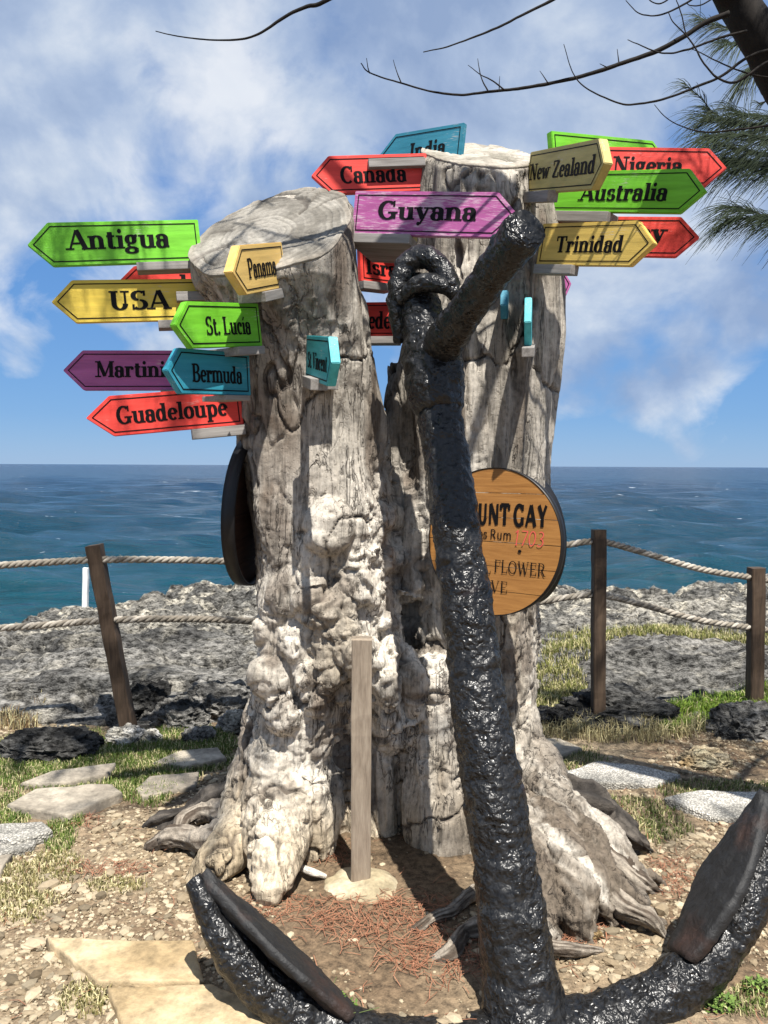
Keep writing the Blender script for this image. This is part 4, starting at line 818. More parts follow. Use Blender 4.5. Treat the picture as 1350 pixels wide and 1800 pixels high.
# ------------------------------------------------------------------ stake with its footing
def ground_box(name, base, top, wx, wy, mat, parent=None, taper=1.0, sink=0.12, n=30, seed=0, amp=0.002):
    b = Vector(base); t_ = Vector(top); ax = (t_ - b).normalized(); b = b - ax * sink; X = Vector((1, 0, 0)); X = (X - ax * X.dot(ax)).normalized(); Y = ax.cross(X)
    prof = []
    for cx, cy in ((-1, -1), (1, -1), (1, 1), (-1, 1)):
        for k in (0, 1):
            pass
    th = [(-1, -.86), (-.86, -1), (0, -1), (.86, -1), (1, -.86), (1, 0), (1, .86), (.86, 1), (0, 1), (-.86, 1), (-1, .86), (-1, 0)]
    L = (t_ - b).length; V = []
    for i in range(n):
        c = b + ax * (L * i / (n - 1)); s = 1 + (taper - 1) * i / (n - 1)
        V += [tuple(c + X * (wx / 2 * p * s) + Y * (wy / 2 * q * s)) for p, q in th]
    V = np.array(V); V += amp * np.stack([fbm(V * 9, seed + k, 3) for k in range(3)], 1); m = len(th)
    Fl = [tuple(f) for f in grid_faces(n, m, True)] + [tuple(range((n - 1) * m, n * m)), tuple(range(m - 1, -1, -1))]
    return mesh(name, V, Fl, False)
sb = on_g(634, 1552); stp = P(636, 1122, sb.y - 0.10)
o = obj('wooden_stake', ground_box('wooden_stake', sb, stp, 0.074, 0.05, None, n=40, seed=3, amp=0.003), M['stake']); tag(o, 'pale weathered squared wooden stake standing before the stump', 'stake')
def mound(name, c, rx, ry, h, seed, cols, mat, n=70, m=26):
    th = np.linspace(0, 2 * np.pi, n, endpoint=False); k = np.linspace(0.01, 1, m); K, Tn = np.meshgrid(k, th, indexing='ij')
    rr = 1 + 0.22 * fbm(np.stack([np.cos(Tn.ravel()) * 1.6, np.sin(Tn.ravel()) * 1.6, 0 * Tn.ravel() + seed], 1), seed, 3).reshape(Tn.shape)
    x = (c[0] + rx * K * rr * np.cos(Tn)).ravel(); y = (c[1] + ry * K * rr * np.sin(Tn)).ravel(); p = np.stack([x, y, 0 * x], 1)
    z = gz(x, y) + h * np.sqrt(np.clip(1.0 - (K.ravel() ** 3), 0, 1)) - 0.012 + 0.010 * fbm(p * 16, seed + 1, 4)
    t = sstep(-0.4, 0.4, fbm(p * 10, seed + 2, 4)); return mesh(name, np.stack([x, y, z], 1), grid_faces(m, n, True), True, lerp3(cols[0], cols[1], t))
fc = on_g(635, 1556); o = obj('concrete_footing', mound('concrete_footing', (fc.x, fc.y), 0.15, 0.13, 0.035, 5, ((0.30, 0.25, 0.16), (0.48, 0.41, 0.29)), None), M['slab']); tag(o, 'rough pale concrete footing round the foot of the wooden stake', 'footing')

# ------------------------------------------------------------------ rope fence
posts = [((228, 1292), (166, 958), 0.082, 'brown wooden fence post leaning left, left of the stump'), ((1051, 1270), (1053, 931), 0.078, 'upright brown fence post just right of the stump'), ((1326, 1250), (1330, 998), 0.088, 'brown fence post at the right edge of the picture')]
PD = []
for i, (b, t_, wd, lab) in enumerate(posts):
    bb = on_g(*b); dy = -0.05 if i == 0 else 0.0; tt = P(t_[0], t_[1], bb.y + dy); PD.append(bb.y)
    o = obj('fence_post', ground_box('fence_post', bb, tt, wd, wd, None, n=40, seed=20 + i, amp=0.006, sink=0.25), M['post']); tag(o, lab, 'fence post', 'posts of the rope fence')
dL, dM, dR = PD
def rope(name, label, px):
    e = thing(name, label, 'rope', tuple(P(*px[0])), 'ropes of the fence')
    c = catmull(np.array([tuple(P(*q)) for q in px]), 900); tan = np.gradient(c, axis=0); tan /= np.linalg.norm(tan, axis=1)[:, None]
    Xv = np.cross(tan, (0, 0, 1.0)); Xv /= np.linalg.norm(Xv, axis=1)[:, None]; Yv = np.cross(Xv, tan)
    s = np.r_[0, np.cumsum(np.linalg.norm(np.diff(c, axis=0), axis=1))]
    for k in range(3):
        ph = s * 2 * np.pi / 0.115 + 1.2 * vnoise(np.stack([s * 3, 0 * s, 0 * s], 1), 7) + k * 2 * np.pi / 3; pc = c + Xv * (np.cos(ph) * 0.011)[:, None] + Yv * (np.sin(ph) * 0.011)[:, None]
        V, Q, T = tube(pc, np.full(900, 0.0112), 7, 900); t = sstep(-0.3, 0.4, fbm(V * np.array((2.5, 2.5, 2.5)), 501 + k, 3))
        child('strand', mesh('strand', V, [tuple(f) for f in Q] + [tuple(f) for f in T], True, lerp3((0.20, 0.175, 0.14), (0.44, 0.40, 0.34), t)), M['rope'], e)
mid = (dL + dM) / 2 + .15
rope('fence_rope', 'upper twisted pale rope of the fence', [(-260, 1018, dL - .5), (-80, 1000, dL - .2), (60, 990, dL - .1), (178, 984, dL - .06), (290, 984, dL), (400, 987, dL + .05), (640, 1000, mid), (860, 985, dM), (985, 960, dM), (1053, 952, dM + .02), (1120, 968, dM + .08), (1230, 1000, dR - .1), (1327, 1016, dR), (1420, 1030, dR + .1), (1560, 1040, dR + .2)])
rope('fence_rope', 'lower twisted pale rope of the fence', [(-260, 1128, dL - .5), (-80, 1110, dL - .2), (60, 1100, dL - .1), (198, 1090, dL - .03), (320, 1088, dL), (440, 1092, dL + .05), (640, 1110, mid), (860, 1075, dM), (985, 1052, dM), (1053, 1046, dM + .02), (1120, 1060, dM + .08), (1230, 1090, dR - .1), (1327, 1104, dR), (1420, 1116, dR + .1), (1560, 1126, dR + .2)])
wb = G(150, 1052, -0.02); o = obj('marker_post', ground_box('marker_post', (wb.x, wb.y, -.05), tuple(P(151, 998, wb.y)), 0.062, 0.06, None, n=12, sink=0.3, seed=9, amp=0.006), M['white_post']); tag(o, 'short white marker post far out on the rock edge', 'marker post')

# ------------------------------------------------------------------ rocks and flagstones
def rock(label, u, v, wpx, hpx, seed, tone=0, deep=1.0, name='rock', z=None):
    p = on_g(u, v); d = p.y; W_ = wpx * d / F; Hh = hpx * 0.85 * d / F
    bm = bmesh.new(); bmesh.ops.create_icosphere(bm, subdivisions=5, radius=1); me = bpy.data.meshes.new(name); bm.to_mesh(me); bm.free(); V = vco(me)
    n = V / np.linalg.norm(V, axis=1)[:, None]; V = n * (1 + 0.35 * fbm(n * 1.5 + seed, seed, 3) + 0.16 * ridged(n * 3.2 + seed, seed + 2, 4))[:, None]
    V *= (1 + 0.09 * ridged(n * 8 + seed, seed + 9, 3, 0.6))[:, None]; g1, _, _ = worley(n * 6 + seed, seed + 4); V *= (1 - 0.16 * np.clip(1 - g1 * 1.7, 0, 1))[:, None]
    V = V * np.array((W_ / 2.1, W_ / 2.1 * 0.75 * deep, Hh * 0.85)); V[:, 2] = np.maximum(V[:, 2], -Hh * 0.4)
    V += np.array((p.x, p.y + W_ * 0.3 * deep, p.z + Hh * 0.1)); setco(me, V); me.polygons.foreach_set('use_smooth', np.zeros(len(me.polygons), bool))
    t = sstep(-0.35, 0.45, fbm(V * 5, seed + 6, 5, 0.6)); t2 = sstep(0.05, 0.4, fbm(V * 11, seed + 8, 4))
    c = [((0.014, 0.014, 0.0145), (0.085, 0.083, 0.078)), ((0.26, 0.245, 0.21), (0.56, 0.53, 0.46)), ((0.26, 0.18, 0.09), (0.48, 0.40, 0.27)), ((0.045, 0.045, 0.045), (0.24, 0.23, 0.21))][tone]
    col = lerp3(c[0], c[1], t); hl = np.array(c[1]) * 1.6; col = col * (1 - 0.5 * t2[:, None]) + np.clip(hl, 0, .7) * 0.5 * t2[:, None]; set_col(me, col)
    return tag(obj(name, me, M['rock']), label, 'rock')
rock('dark pitted rock behind the foot of the post right of the stump', 1110, 1282, 225, 58, 11, 0)
rock('low dark rock between the stump and the right fence post', 985, 1283, 100, 38, 17, 0)
rock('grey rock at the foot of the fence post at the right edge', 1330, 1300, 130, 62, 23, 3)
rock('small pale stone left of the right-edge rock', 1285, 1300, 42, 24, 29, 3)
rock('tawny rough stone lying alone on the right-hand path', 1252, 1354, 100, 34, 31, 2)
rock('black rock behind the leaning post on the left', 250, 1256, 90, 62, 37, 0)
rock('dark jagged rock beside the left edge of the stump', 380, 1262, 150, 68, 41, 3)
rock('broken grey rock behind the grass left of the stump', 305, 1282, 110, 56, 43, 3)
rock('white stone at the foot of the leaning post', 215, 1312, 70, 36, 47, 1)
rock('pale stone just right of the leaning post foot', 262, 1306, 46, 22, 53, 1)
rock('low dark grey rock at the left edge in the grass', 68, 1338, 170, 48, 59, 0)
rock('bright white broken stone beside the lower left of the stump', 412, 1290, 66, 44, 61, 1)
rock('grey stone sunk in the grass near the stump', 345, 1306, 60, 26, 67, 3)
rock('small tan stone below the right-hand roots', 1045, 1655, 38, 22, 71, 2)

def flag(label, pts, thick, seed, c1, c2, tilt=0.0, lift=0.0):
    """flagstone outline given by its corners on the ground"""
    P0 = [on_g(u, v, thick) for u, v in pts]; out = []
    for i in range(len(P0)):
        a, b = P0[i], P0[(i + 1) % len(P0)]; n = max(3, int((b - a).length / 0.035))
        out += [a.lerp(b, k / n) for k in range(n)]
    p = np.array([q[:] for q in out]); c = p.mean(0); jit = 0.012 * fbm(p * 9, seed, 3); dirv = (p - c); dirv /= np.linalg.norm(dirv, axis=1)[:, None]; p = p + dirv * jit[:, None]
    z0 = p[:, 2].mean() + lift; rings = []; ks = [1.0, 0.998, 0.985, 0.96] + list(np.linspace(0.9, 0.04, 14)); dz = [-thick - 0.05, -0.012, -0.003, 0.0] + [0.0] * 14
    for k, h in zip(ks, dz):
        q = c + (p - c) * k; q[:, 2] = z0 + h + (0.007 * fbm(q * 7, seed + 1, 4) if h > -0.05 else 0); rings.append(q)
    V = np.vstack(rings + [np.array([[c[0], c[1], z0]])]); n = len(p); m = len(rings); Fl = [tuple(f) for f in grid_faces(m, n, True)] + [((m - 1) * n + i, (m - 1) * n + (i + 1) % n, m * n) for i in range(n)]
    t = sstep(-0.4, 0.45, fbm(V * np.array((3, 5, 3)), seed + 2, 5, 0.6)); o = obj('flagstone', mesh('flagstone', V, Fl, True, lerp3(c1, c2, t)), M['pebbled'] if (c1, c2) == PEB else M['slab'])
    return tag(o, label, 'flagstone', 'flagstones of the path')
CREAM = ((0.30, 0.22, 0.12), (0.48, 0.375, 0.235)); GREYS = ((0.22, 0.19, 0.15), (0.38, 0.335, 0.265)); PEB = ((0.30, 0.285, 0.25), (0.58, 0.55, 0.49))
flag('pointed cream flagstone in the left foreground', [(78, 1648), (340, 1655), (362, 1722), (172, 1722)], .035, 601, *CREAM)
flag('cream flagstone cut by the bottom edge, below the pointed one', [(186, 1730), (372, 1728), (500, 1775), (530, 1860), (250, 1870)], .04, 607, *CREAM)
flag('long pale flagstone with a broken right end, left of the stump', [(12, 1412), (60, 1385), (200, 1378), (216, 1392), (118, 1432)], .045, 613, *GREYS)
flag('white rough flagstone at the left edge, upper of the pair', [(-60, 1462), (-20, 1446), (75, 1442), (92, 1458), (20, 1478)], .05, 617, *PEB)
flag('white rough flagstone at the left edge, lower of the pair', [(-70, 1492), (-10, 1476), (70, 1470), (60, 1486), (0, 1500)], .03, 619, *PEB)
flag('corner of a flagstone at the left edge, lowest', [(-90, 1540), (-60, 1512), (22, 1502), (0, 1530)], .03, 621, *GREYS)
flag('shaded flagstone beyond the long pale one on the left', [(35, 1374), (90, 1354), (205, 1340), (190, 1362), (120, 1376)], .035, 623, *GREYS)
flag('flagstone by the black root left of the stump', [(238, 1384), (262, 1364), (350, 1358), (345, 1382), (250, 1398)], .03, 629, *GREYS)
flag('grassy-edged flagstone nearest the fence on the left', [(268, 1338), (310, 1318), (385, 1314), (400, 1334), (330, 1346)], .03, 631, *GREYS)
flag('grey flagstone just right of the stump', [(925, 1298), (985, 1296), (1022, 1312), (960, 1336), (925, 1338)], .03, 641, *GREYS)
flag('sunlit white pebbled flagstone on the right', [(985, 1358), (1050, 1340), (1140, 1342), (1195, 1360), (1150, 1376), (1050, 1378)], .03, 643, *PEB)
flag('half shaded pebbled flagstone near the right anchor fluke', [(1165, 1405), (1230, 1392), (1340, 1388), (1400, 1410), (1340, 1440), (1260, 1436)], .03, 647, *PEB)

# ------------------------------------------------------------------ gravel, grass, litter (stuff)
def in_px(U, W, blobs):
    m = np.full_like(U, -1.0)
    for u, v, a, b in blobs: m = np.maximum(m, 1 - np.sqrt(((U - u) / a) ** 2 + ((W - v) / b) ** 2))
    return m
GRASS_L = [(140, 1345, 240, 60), (330, 1305, 110, 32), (70, 1330, 120, 40), (250, 1390, 60, 28), (100, 1470, 40, 40), (120, 1440, 40, 22), (20, 1430, 50, 40), (290, 1340, 140, 26)]
GRASS_R = [(1080, 1420, 140, 24), (1090, 1450, 170, 46), (1000, 1335, 80, 28), (1260, 1385, 110, 14), (1330, 1760, 70, 40), (1200, 1390, 60, 14)]
def scatter_ground(n, xr, yr, seed):
    g = np.random.default_rng(seed); y = yr[0] + (yr[1] - yr[0]) * g.random(n) ** 1.15; x = (g.random(n) - 0.5) * 2 * (xr * (0.35 + y / yr[1] * 0.65)); return g, x, y
def build_gravel():
    g, x, y = scatter_ground(76000, 2.6, (1.45, 4.6), 71); z = gz(x, y); V = np.stack([x, y, z], 1); U, W = uv_of(V)
    dens = sstep(-0.25, 0.35, fbm(V * np.array((2.3, 2.3, 0)), 711, 4)) * 0.7 + 0.05
    grass = np.maximum(in_px(U, W, GRASS_L), in_px(U, W, GRASS_R)); dens *= 1 - sstep(0.0, 0.35, grass) * 0.9
    bare = in_px(U, W, [(640, 1640, 200, 110), (560, 1500, 130, 70), (820, 1560, 120, 120), (760, 1740, 160, 60)]); dens *= 1 - 0.8 * sstep(0, 0.5, bare)
    left = in_px(U, W, [(250, 1560, 260, 190), (1140, 1600, 240, 170), (60, 1700, 160, 150), (1000, 1690, 160, 50)]); dens = np.clip(dens + 0.6 * sstep(0, 0.5, left) * (1 - sstep(0, .3, grass)), 0, 1)
    k = (g.random(len(x)) < dens) & (W < 1860) & (U > -60) & (U < 1410); V = V[k]; n = len(V)
    s = 0.0046 * np.exp(g.normal(0, 0.62, n)); s = np.clip(s, 0.0025, 0.022); s = np.where(g.random(n) < 0.03, s * 1.9, s)
    bm = bmesh.new(); bmesh.ops.create_icosphere(bm, subdivisions=1, radius=1); me0 = bpy.data.meshes.new('x'); bm.to_mesh(me0); bm.free(); B = vco(me0); FB = np.array([tuple(p.vertices) for p in me0.polygons])
    a = g.random(n) * 6.283; sc = np.stack([s * g.uniform(.9, 1.6, n), s * g.uniform(.7, 1.1, n), s * g.uniform(.4, .8, n)], 1)
    jit = 1 + 0.25 * (g.random((n, len(B))) - 0.5); L = B[None] * jit[..., None] * sc[:, None, :]
    X = L[..., 0] * np.cos(a)[:, None] - L[..., 1] * np.sin(a)[:, None]; Y = L[..., 0] * np.sin(a)[:, None] + L[..., 1] * np.cos(a)[:, None]
    W3 = np.stack([X, Y, L[..., 2]], -1) + V[:, None, :] + np.array((0, 0, 1.0)) * (sc[:, None, 2:3] * 0.35)
    Fc = (FB[None] + (np.arange(n) * len(B))[:, None, None]).reshape(-1, 3)
    t = g.random(n); c = lerp3((0.17, 0.125, 0.075), (0.45, 0.375, 0.26), t); dk = (g.random(n) < 0.15)[:, None]; c = np.where(dk, c * 0.5, c)
    o = obj('gravel', mesh('gravel', W3.reshape(-1, 3), Fc, False, np.repeat(c, len(B), 0)), M['gravel']); tag(o, 'cream limestone gravel strewn over the dirt', 'gravel', kind='stuff')
build_gravel()
def blades(name, label, base, hgt, lean, width, c1, c2, seed, tipc=(0.62, 0.55, 0.30), dry=0.2):
    g = np.random.default_rng(seed); n = len(base); a = g.random(n) * 6.283; ln = g.random(n) * lean; d = np.stack([np.cos(a), np.sin(a), 0 * a], 1); sd = np.stack([-np.sin(a + g.normal(0, .8, n)), np.cos(a), 0 * a], 1); h = hgt * g.uniform(.45, 1.25, n); wv = width * g.uniform(.7, 1.3, n)
    b0 = base - sd * (wv / 2)[:, None]; b1 = base + sd * (wv / 2)[:, None]; m = base + d * (h * ln * .35)[:, None] + np.array((0, 0, 1.)) * (h * .6)[:, None]; m0 = m - sd * (wv * .35)[:, None]; m1 = m + sd * (wv * .35)[:, None]; tp = base + d * (h * ln)[:, None] + np.array((0, 0, 1.)) * (h * (1 - .35 * ln))[:, None]
    V = np.stack([b0, b1, m1, m0, tp], 1).reshape(-1, 3); k = np.arange(n)[:, None] * 5; Fc = np.vstack([k + np.array((0, 1, 2)), k + np.array((0, 2, 3)), k + np.array((3, 2, 4))])
    c = lerp3(c1, c2, g.random(n)); dd = (g.random(n) < dry)[:, None]; c = np.where(dd, np.array(tipc)[None, :] * g.uniform(.6, 1, n)[:, None], c)
    o = obj(name, mesh(name, V, Fc, False, np.repeat(c, 5, 0)), M['leaf']); return tag(o, label, 'grass', kind='stuff')
def grass_near(name, label, blobs, n, seed, c1, c2, h, dry, edge=(0.02, 0.35)):
    g, x, y = scatter_ground(n, 2.9, (1.5, 5.1), seed); V = np.stack([x, y, gz(x, y)], 1); U, W = uv_of(V); m = in_px(U, W, blobs) + 0.35 * fbm(V * np.array((4, 4, 0)), seed, 3)
    k = g.random(n) < sstep(edge[0], edge[1], m) * 0.9; V = V[k]; return blades(name, label, V, h, 0.9, 0.0045, c1, c2, seed + 1, dry=dry)
grass_near('grass', 'short green and straw grass between the flagstones on the left', GRASS_L, 480000, 81, (0.05, 0.10, 0.014), (0.15, 0.20, 0.04), 0.034, 0.25)
grass_near('dry_grass', 'olive and straw grass matted at the left edge below the white flagstones', [(30, 1570, 110, 80), (90, 1530, 60, 40), (150, 1760, 60, 40), (200, 1560, 70, 20)], 420000, 83, (0.09, 0.095, 0.025), (0.22, 0.18, 0.07), 0.026, 0.45)
grass_near('grass', 'thin short grass around the pebbled flagstones on the right', GRASS_R, 240000, 85, (0.06, 0.095, 0.018), (0.15, 0.19, 0.05), 0.028, 0.3)
def grass_far(name, label, blobs, n, seed, c1, c2, h, dry):
    g = np.random.default_rng(seed); x = g.uniform(-4.4, 5.2, n); y = g.uniform(4.5, 8.2, n); V = np.stack([x, y, 0 * x], 1); U, W = uv_of(V); k = in_px(U, W, blobs) > -0.25; x = x[k]; y = y[k]; n = len(x); V = np.stack([x, y, np.maximum(rz(x, y), gz(x, y) - 0.45 * sstep(4.65, 5.6, y))], 1); U, W = uv_of(V)
    m = in_px(U, W, blobs) + 0.4 * fbm(V * np.array((3, 3, 0)), seed, 3); k = g.random(n) < sstep(0.05, 0.4, m); V = V[k]; return blades(name, label, V, h, 0.9, 0.006, c1, c2, seed + 1, dry=dry)
grass_far('grass', 'bright lime grass beyond the right fence posts', [(1270, 1255, 110, 38), (1350, 1240, 80, 40), (1180, 1275, 50, 20)], 420000, 91, (0.09, 0.17, 0.018), (0.22, 0.31, 0.04), 0.075, 0.12)
grass_far('grass', 'yellowing grass strip on the rock shelf behind the rope', [(1180, 1128, 240, 26), (1010, 1150, 60, 18), (985, 1225, 62, 42), (980, 1190, 50, 30), (1000, 1270, 60, 22)], 450000, 95, (0.10, 0.125, 0.025), (0.24, 0.235, 0.07), 0.06, 0.35)
grass_far('dry_grass', 'rusty dry grass tuft at the left edge', [(18, 1285, 55, 26), (70, 1240, 28, 8)], 200000, 97, (0.14, 0.09, 0.045), (0.34, 0.24, 0.12), 0.09, 0.5)
def shade_grass():
    g = np.random.default_rng(99); n = 40000; x = g.uniform(0.9, 2.9, n); y = g.uniform(4.2, 5.2, n); V = np.stack([x, y, gz(x, y)], 1); U, W = uv_of(V); m = in_px(U, W, [(1100, 1290, 200, 26), (980, 1290, 70, 26)]) + 0.3 * fbm(V * 4, 5, 3)
    k = g.random(n) < sstep(0.1, 0.5, m) * .35; blades('dry_grass', 'straw-coloured grass tufts round the rocks by the right post', V[k], 0.09, 1.0, 0.005, (0.20, 0.17, 0.08), (0.36, 0.30, 0.16), 5, dry=.3)
shade_grass()
def build_litter():
    g, x, y = scatter_ground(60000, 2.2, (1.7, 4.3), 121); V = np.stack([x, y, gz(x, y)], 1); U, W = uv_of(V)
    m = in_px(U, W, [(640, 1620, 160, 60), (700, 1600, 120, 40), (480, 1600, 90, 40), (900, 1660, 90, 50), (1010, 1640, 110, 60), (1170, 1540, 70, 50), (560, 1500, 110, 30), (200, 1530, 90, 16), (780, 1690, 160, 40), (1060, 1600, 80, 40), (150, 1440, 40, 20)]) + 0.35 * fbm(V * 4, 123, 3)
    k = g.random(len(x)) < sstep(0.0, 0.6, m) * 0.55 + 0.012; V = V[k]; n = len(V); a = g.random(n) * 6.283; L = g.uniform(.03, .085, n); d = np.stack([np.cos(a), np.sin(a), g.normal(0, .12, n)], 1); sd = np.stack([-np.sin(a), np.cos(a), 0 * a], 1) * 0.0011
    up = np.array((0, 0, 1.)) * g.uniform(.003, .014, n)[:, None]; p0 = V + up - d * (L / 2)[:, None]; p1 = V + up + sd * 6 * g.normal(0, 1, n)[:, None] + np.array((0, 0, .003)); p2 = V + up + d * (L / 2)[:, None]
    Q = np.stack([p0 - sd, p0 + sd, p1 + sd, p1 - sd, p2 + sd, p2 - sd], 1).reshape(-1, 3); kk = np.arange(n)[:, None] * 6; Fc = np.vstack([kk + np.array((0, 1, 2, 3)), kk + np.array((3, 2, 4, 5))])
    c = lerp3((0.16, 0.065, 0.035), (0.36, 0.17, 0.10), g.random(n)); o = obj('needle_litter', mesh('needle_litter', Q, Fc, False, np.repeat(c, 6, 0)), M['leaf']); tag(o, 'reddish dry needles strewn round the stump', 'needle litter', kind='stuff')
build_litter()
def herb(label, u, v, w_, h_, n, seed):
    """low leafy weed: short stems with small oval leaves"""
    p = on_g(u, v); g = np.random.default_rng(seed); e = thing('weed', label, 'weed', tuple(p), 'weeds on the gravel')
    r = w_ * p.y / F / 2; V, Fc, cc = [], [], []
    for i in range(n):
        a = g.random() * 6.283; q = math.sqrt(g.random()) * r; b = np.array((p.x + q * math.cos(a), p.y + q * math.sin(a) * .6, p.z + g.random() * h_ * p.y / F * (1 - (q / r) ** 2 * .7)))
        ang = g.random() * 6.283; el = g.uniform(-.2, 1.0); d = np.array((math.cos(ang) * math.cos(el), math.sin(ang) * math.cos(el), math.sin(el))); s_ = np.cross(d, (0, 0, 1.)); s_ /= np.linalg.norm(s_) + 1e-9; L = g.uniform(.008, .02); o = len(V)
        V += [b, b + d * L * .5 + s_ * L * .28, b + d * L, b + d * L * .5 - s_ * L * .28]; Fc.append((o, o + 1, o + 2, o + 3)); t = g.random(); cc += [np.array((.05, .10, .018)) * (1 - t) + np.array((.16, .24, .05)) * t] * 4
    child('leaves', mesh('leaves', V, np.array(Fc), False, np.array(cc)), M['leaf'], e)
    st = [tube([(p.x, p.y, p.z - .01), (p.x + g.normal() * r * .5, p.y + g.normal() * r * .3, p.z + h_ * p.y / F * .8)], [.002, .001], 5, 5) for _ in range(12)]
    Vs, Fs = combine(st); child('stems', mesh('stems', Vs, Fs, True, np.tile(np.array((.09, .12, .04)), (len(Vs), 1))), M['leaf'], e)
herb('dark green leafy weed at the bottom edge under the left fluke', 555, 1795, 170, 55, 900, 3)
herb('small green weed under the right anchor arm', 1265, 1770, 70, 24, 220, 5)
herb('sparse green weed at the lower right edge', 1335, 1740, 60, 22, 160, 7)

# ------------------------------------------------------------------ casuarina tree: trunk out of frame right, limb and twigs across the top
tree = thing('casuarina_tree', 'dark casuarina tree with bare twigs and needle foliage at the top right', 'tree', (2.45, 2.6, 0))
def zp(x, y, d=2.75): return tuple(P(x / 1.8 + 600, y / 1.8, d))
def fp(x, y, d=2.75): return tuple(P(x, y, d))
def bark_tube(name, pts, rad, nseg=8, n=None, amp=0.0, seed=0):
    V, Q, T = tube(pts, rad, nseg, n); 
    if amp: V = V + amp * np.stack([fbm(V * 14, seed + k, 3) for k in range(3)], 1)
    return child(name, mesh(name, V, [tuple(f) for f in Q] + [tuple(f) for f in T]), M['bark'], tree)
LIMB = [(2.45, 2.6, -.15), (2.40, 2.62, .9), (2.15, 2.68, 2.0), tuple(P(1440, 215, 2.8)), tuple(P(1362, 105, 2.8)), tuple(P(1318, 38, 2.8)), tuple(P(1288, -14, 2.8)), tuple(P(1215, -120, 2.72)), tuple(P(1080, -260, 2.6)), tuple(P(850, -400, 2.45)), tuple(P(560, -470, 2.35))]
bark_tube('trunk', LIMB, [.20, .17, .13, .095, .078, .068, .062, .055, .045, .035, .02], 20, 150, 0.012, 5)
BR = [([(1225, 42), (1150, 72), (1080, 118), (1000, 160), (900, 195), (800, 230), (700, 255), (600, 275), (520, 285), (430, 295), (360, 300), (280, 287), (190, 262), (90, 230), (62, 200)], .012, .0022),
      ([(1420, 150), (1350, 160), (1290, 180), (1200, 240), (1100, 285), (1000, 320), (905, 330), (850, 315), (770, 275), (730, 225), (705, 140)], .008, .0016),
      ([(1285, 98), (1200, 120), (1100, 155), (1020, 168), (960, 150), (905, 125)], .006, .0018), ([(1400, 180), (1340, 200), (1290, 235), (1240, 262), (1190, 245), (1150, 205), (1120, 150), (1090, 110), (1050, 70), (1035, 40)], .007, .0018),
      ([(1480, 235), (1350, 245), (1260, 225), (1180, 190), (1110, 155)], .005, .002), ([(900, 0), (940, 40), (990, 50), (1040, 38), (1100, 5), (1160, -40), (1210, -60)][::-1], .006, .0018), ([(1080, -50), (1030, 0), (1000, 12), (975, 0), (960, -30)], .004, .0018),
      ([(960, -330), (900, -200), (790, -80), (720, -35), (668, 0), (590, 40), (500, 85), (420, 118), (330, 150), (260, 165)], .010, .0022), ([(1480, 390), (1330, 400), (1240, 412), (1150, 418), (1090, 405), (1030, 375), (990, 332)], .005, .0015),
      ([(1090, 8), (1105, 18), (1140, 16), (1190, -12), (1240, -30)][::-1], .004, .0018), ([(1060, 0), (1075, 40), (1092, 110)], .002, .003),
      ([(190, 264), (178, 235), (163, 190)], .0032, .0012), ([(90, 232), (84, 210), (80, 184)], .003, .0012), ([(515, 284), (470, 250), (440, 235), (400, 205)], .0036, .0012), ([(465, 290), (445, 250), (436, 215), (431, 184)], .0034, .0012), ([(655, 264), (628, 224)], .003, .0012), ([(877, 200), (872, 155)], .003, .0012), ([(500, 282), (502, 240)], .0022, .001), ([(840, 212), (818, 200)], .0026, .0012)]
for i, (pts, r0, r1) in enumerate(BR):
    m = len(pts); bark_tube('branch', [zp(*q, 2.75 - 0.02 * (i % 4)) for q in pts], list(np.linspace(r0 * .8, r1 * .75, m)), 7, max(12, m * 9), 0.0032, 30 + i)
bark_tube('branch', [fp(800, -400, 2.42), fp(730, -180, 2.5), fp(650, -50, 2.6), fp(572, 2, 2.6), fp(540, 12, 2.6), fp(505, 27, 2.6), fp(475, 48, 2.6), fp(440, 66, 2.6), fp(400, 71, 2.6), fp(330, 66, 2.6), fp(273, 55, 2.6)], list(np.linspace(.009, .0014, 11)), 7, 110, .003, 91)
NB = []
def spray(path, nn, L, spread, seed, droop=0.5):
    """drooping needle branchlets along a twig"""
    g = np.random.default_rng(seed); c = catmull(np.array(path), 40); tan = np.gradient(c, axis=0); tan /= np.linalg.norm(tan, axis=1)[:, None]
    k = (np.clip(g.random(nn) ** 0.8, 0, 1) * 39).astype(int); b = c[k]; d = tan[k] + g.normal(0, spread, (nn, 3)); d /= np.linalg.norm(d, axis=1)[:, None]; ln = L * g.uniform(.5, 1.2, nn)
    w_ = np.cross(d, np.array((0, 1., 0))); w_ /= np.linalg.norm(w_, axis=1)[:, None] + 1e-9; w_ = w_ * 0.0013
    pts = [b + d * (ln * f)[:, None] + np.array((0, 0, -1.)) * (droop * ln * f * f)[:, None] for f in (0, .35, .7, 1.0)]
    V = np.stack([pts[0] - w_, pts[0] + w_, pts[1] - w_, pts[1] + w_, pts[2] - w_, pts[2] + w_, pts[3] - w_ * .4, pts[3] + w_ * .4], 1); NB.append(V)
    bark_tube('twig', path, list(np.linspace(.0045, .0015, len(path))), 5, 16, 0.001, seed)
def z3(x, y, d): return tuple(P(1050 + x / 4.187, y / 4.187, d + 0.95))
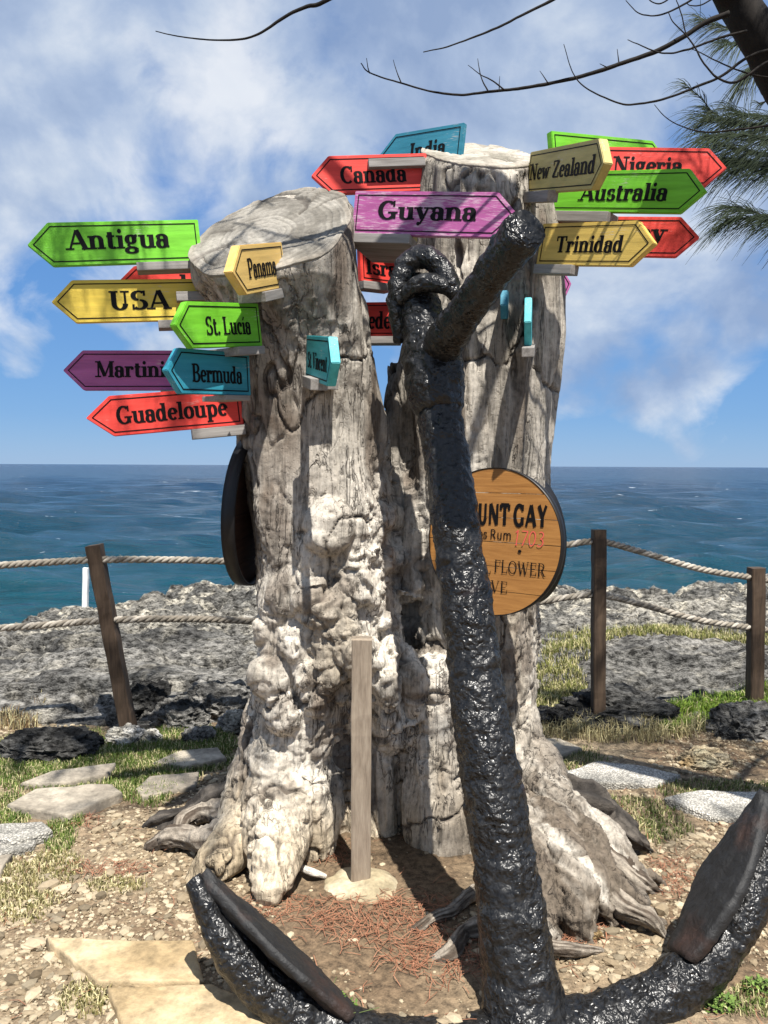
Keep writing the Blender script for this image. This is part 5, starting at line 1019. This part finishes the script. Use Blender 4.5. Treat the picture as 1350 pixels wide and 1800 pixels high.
for i, (path, nn, L) in enumerate([
    ([z3(1120, 230, 2.8), z3(960, 205, 2.82), z3(830, 165, 2.84), z3(730, 118, 2.86)], 120, .10), ([z3(1110, 290, 2.8), z3(1010, 320, 2.78), z3(940, 300, 2.76)], 70, .10),
    ([z3(1500, 420, 2.8), z3(1256, 440, 2.8), z3(1150, 500, 2.8), z3(1090, 560, 2.8)], 160, .12), ([z3(1600, 900, 2.9), z3(1256, 960, 2.9), z3(900, 860, 2.9), z3(760, 720, 2.9), z3(640, 610, 2.9)], 170, .10),
    ([z3(1600, 880, 2.8), z3(1256, 860, 2.8), z3(1100, 840, 2.8), z3(980, 800, 2.8)], 190, .14), ([z3(1600, 960, 2.85), z3(1256, 930, 2.85), z3(1000, 890, 2.85), z3(760, 850, 2.85)], 220, .14),
    ([z3(1600, 1020, 2.75), z3(1256, 1010, 2.75), z3(1050, 990, 2.75), z3(820, 1000, 2.75)], 230, .15), ([z3(1600, 1160, 2.8), z3(1256, 1130, 2.8), z3(1080, 1100, 2.8), z3(900, 1060, 2.8)], 210, .14),
    ([z3(1600, 1220, 2.9), z3(1256, 1200, 2.9), z3(1050, 1180, 2.9), z3(880, 1170, 2.9)], 230, .15), ([z3(1600, 1280, 2.8), z3(1256, 1230, 2.8), z3(1120, 1210, 2.8), z3(1000, 1210, 2.8)], 190, .16),
    ([z3(1650, 1640, 2.8), z3(1256, 1590, 2.8), z3(1100, 1540, 2.8), z3(980, 1520, 2.8)], 210, .14), ([z3(1650, 1660, 2.86), z3(1256, 1610, 2.86), z3(1100, 1600, 2.86), z3(960, 1620, 2.86)], 210, .14), ([z3(1256, 740, 2.8), z3(1200, 760, 2.8), z3(1170, 745, 2.8)], 14, .04)]):
    spray(path, int(nn * 1.25), L * 1.33, .30, 700 + i)
# the crown above and to the right of the frame: it throws the dappled shade
gc = np.random.default_rng(77)
for i in range(96):
    if i < 46: c = np.array((gc.uniform(1.45, 3.2), gc.uniform(1.95, 2.75), gc.uniform(4.0, 5.2)))
    elif i < 56: c = np.array((gc.uniform(1.7, 3.0), gc.uniform(1.2, 1.9), gc.uniform(4.0, 5.2)))
    elif i < 72: c = np.array((gc.uniform(-1.9, -0.3), gc.uniform(2.05, 2.6), gc.uniform(4.4, 5.2)))
    elif i < 78: c = np.array((gc.uniform(-0.2, 1.4), gc.uniform(0.5, 1.2), gc.uniform(4.6, 5.6)))
    else: c = np.array((gc.uniform(-1.7, -0.2), gc.uniform(2.2, 2.5), gc.uniform(4.2, 4.7)))
    a = gc.random() * 6.283; d = np.array((math.cos(a), math.sin(a), -.15)); hub = np.array((1.6, 2.2, 4.4)) if c[0] > 0.8 else np.array((0.2, 2.0, 4.6))
    spray([tuple(c + d * 0.55 * f) for f in (0, .35, .7, 1.0)], 150, .20, .38, 800 + i)
V = np.concatenate(NB).reshape(-1, 3); n = len(V) // 8; kk = np.arange(n)[:, None] * 8; Fc = np.vstack([kk + np.array(f) for f in ((0, 1, 3, 2), (2, 3, 5, 4), (4, 5, 7, 6))])
cN = np.repeat(lerp3((0.012, 0.022, 0.010), (0.042, 0.060, 0.026), np.random.default_rng(3).random(n)), 8, 0)
o = child('foliage', mesh('foliage', V, Fc, False, cN), M['needle'], tree); o['kind'] = 'stuff'
for i, (a, b) in enumerate([((1.6, 2.75, 3.5), (2.4, 2.3, 5.0)), ((1.45, 2.7, 3.7), (1.9, 1.6, 5.2)), ((2.1, 2.65, 2.3), (3.2, 2.2, 4.6)), ((0.8, 2.5, 4.1), (-1.0, 2.5, 5.0)), ((0.9, 2.5, 4.1), (0.7, .8, 5.0))]):
    a = np.array(a); b = np.array(b); bark_tube('branch', [tuple(a), tuple((a + b) / 2 + np.array((0, 0, .15))), tuple(b)], [.03, .02, .008], 8, 20, .008, 60 + i)
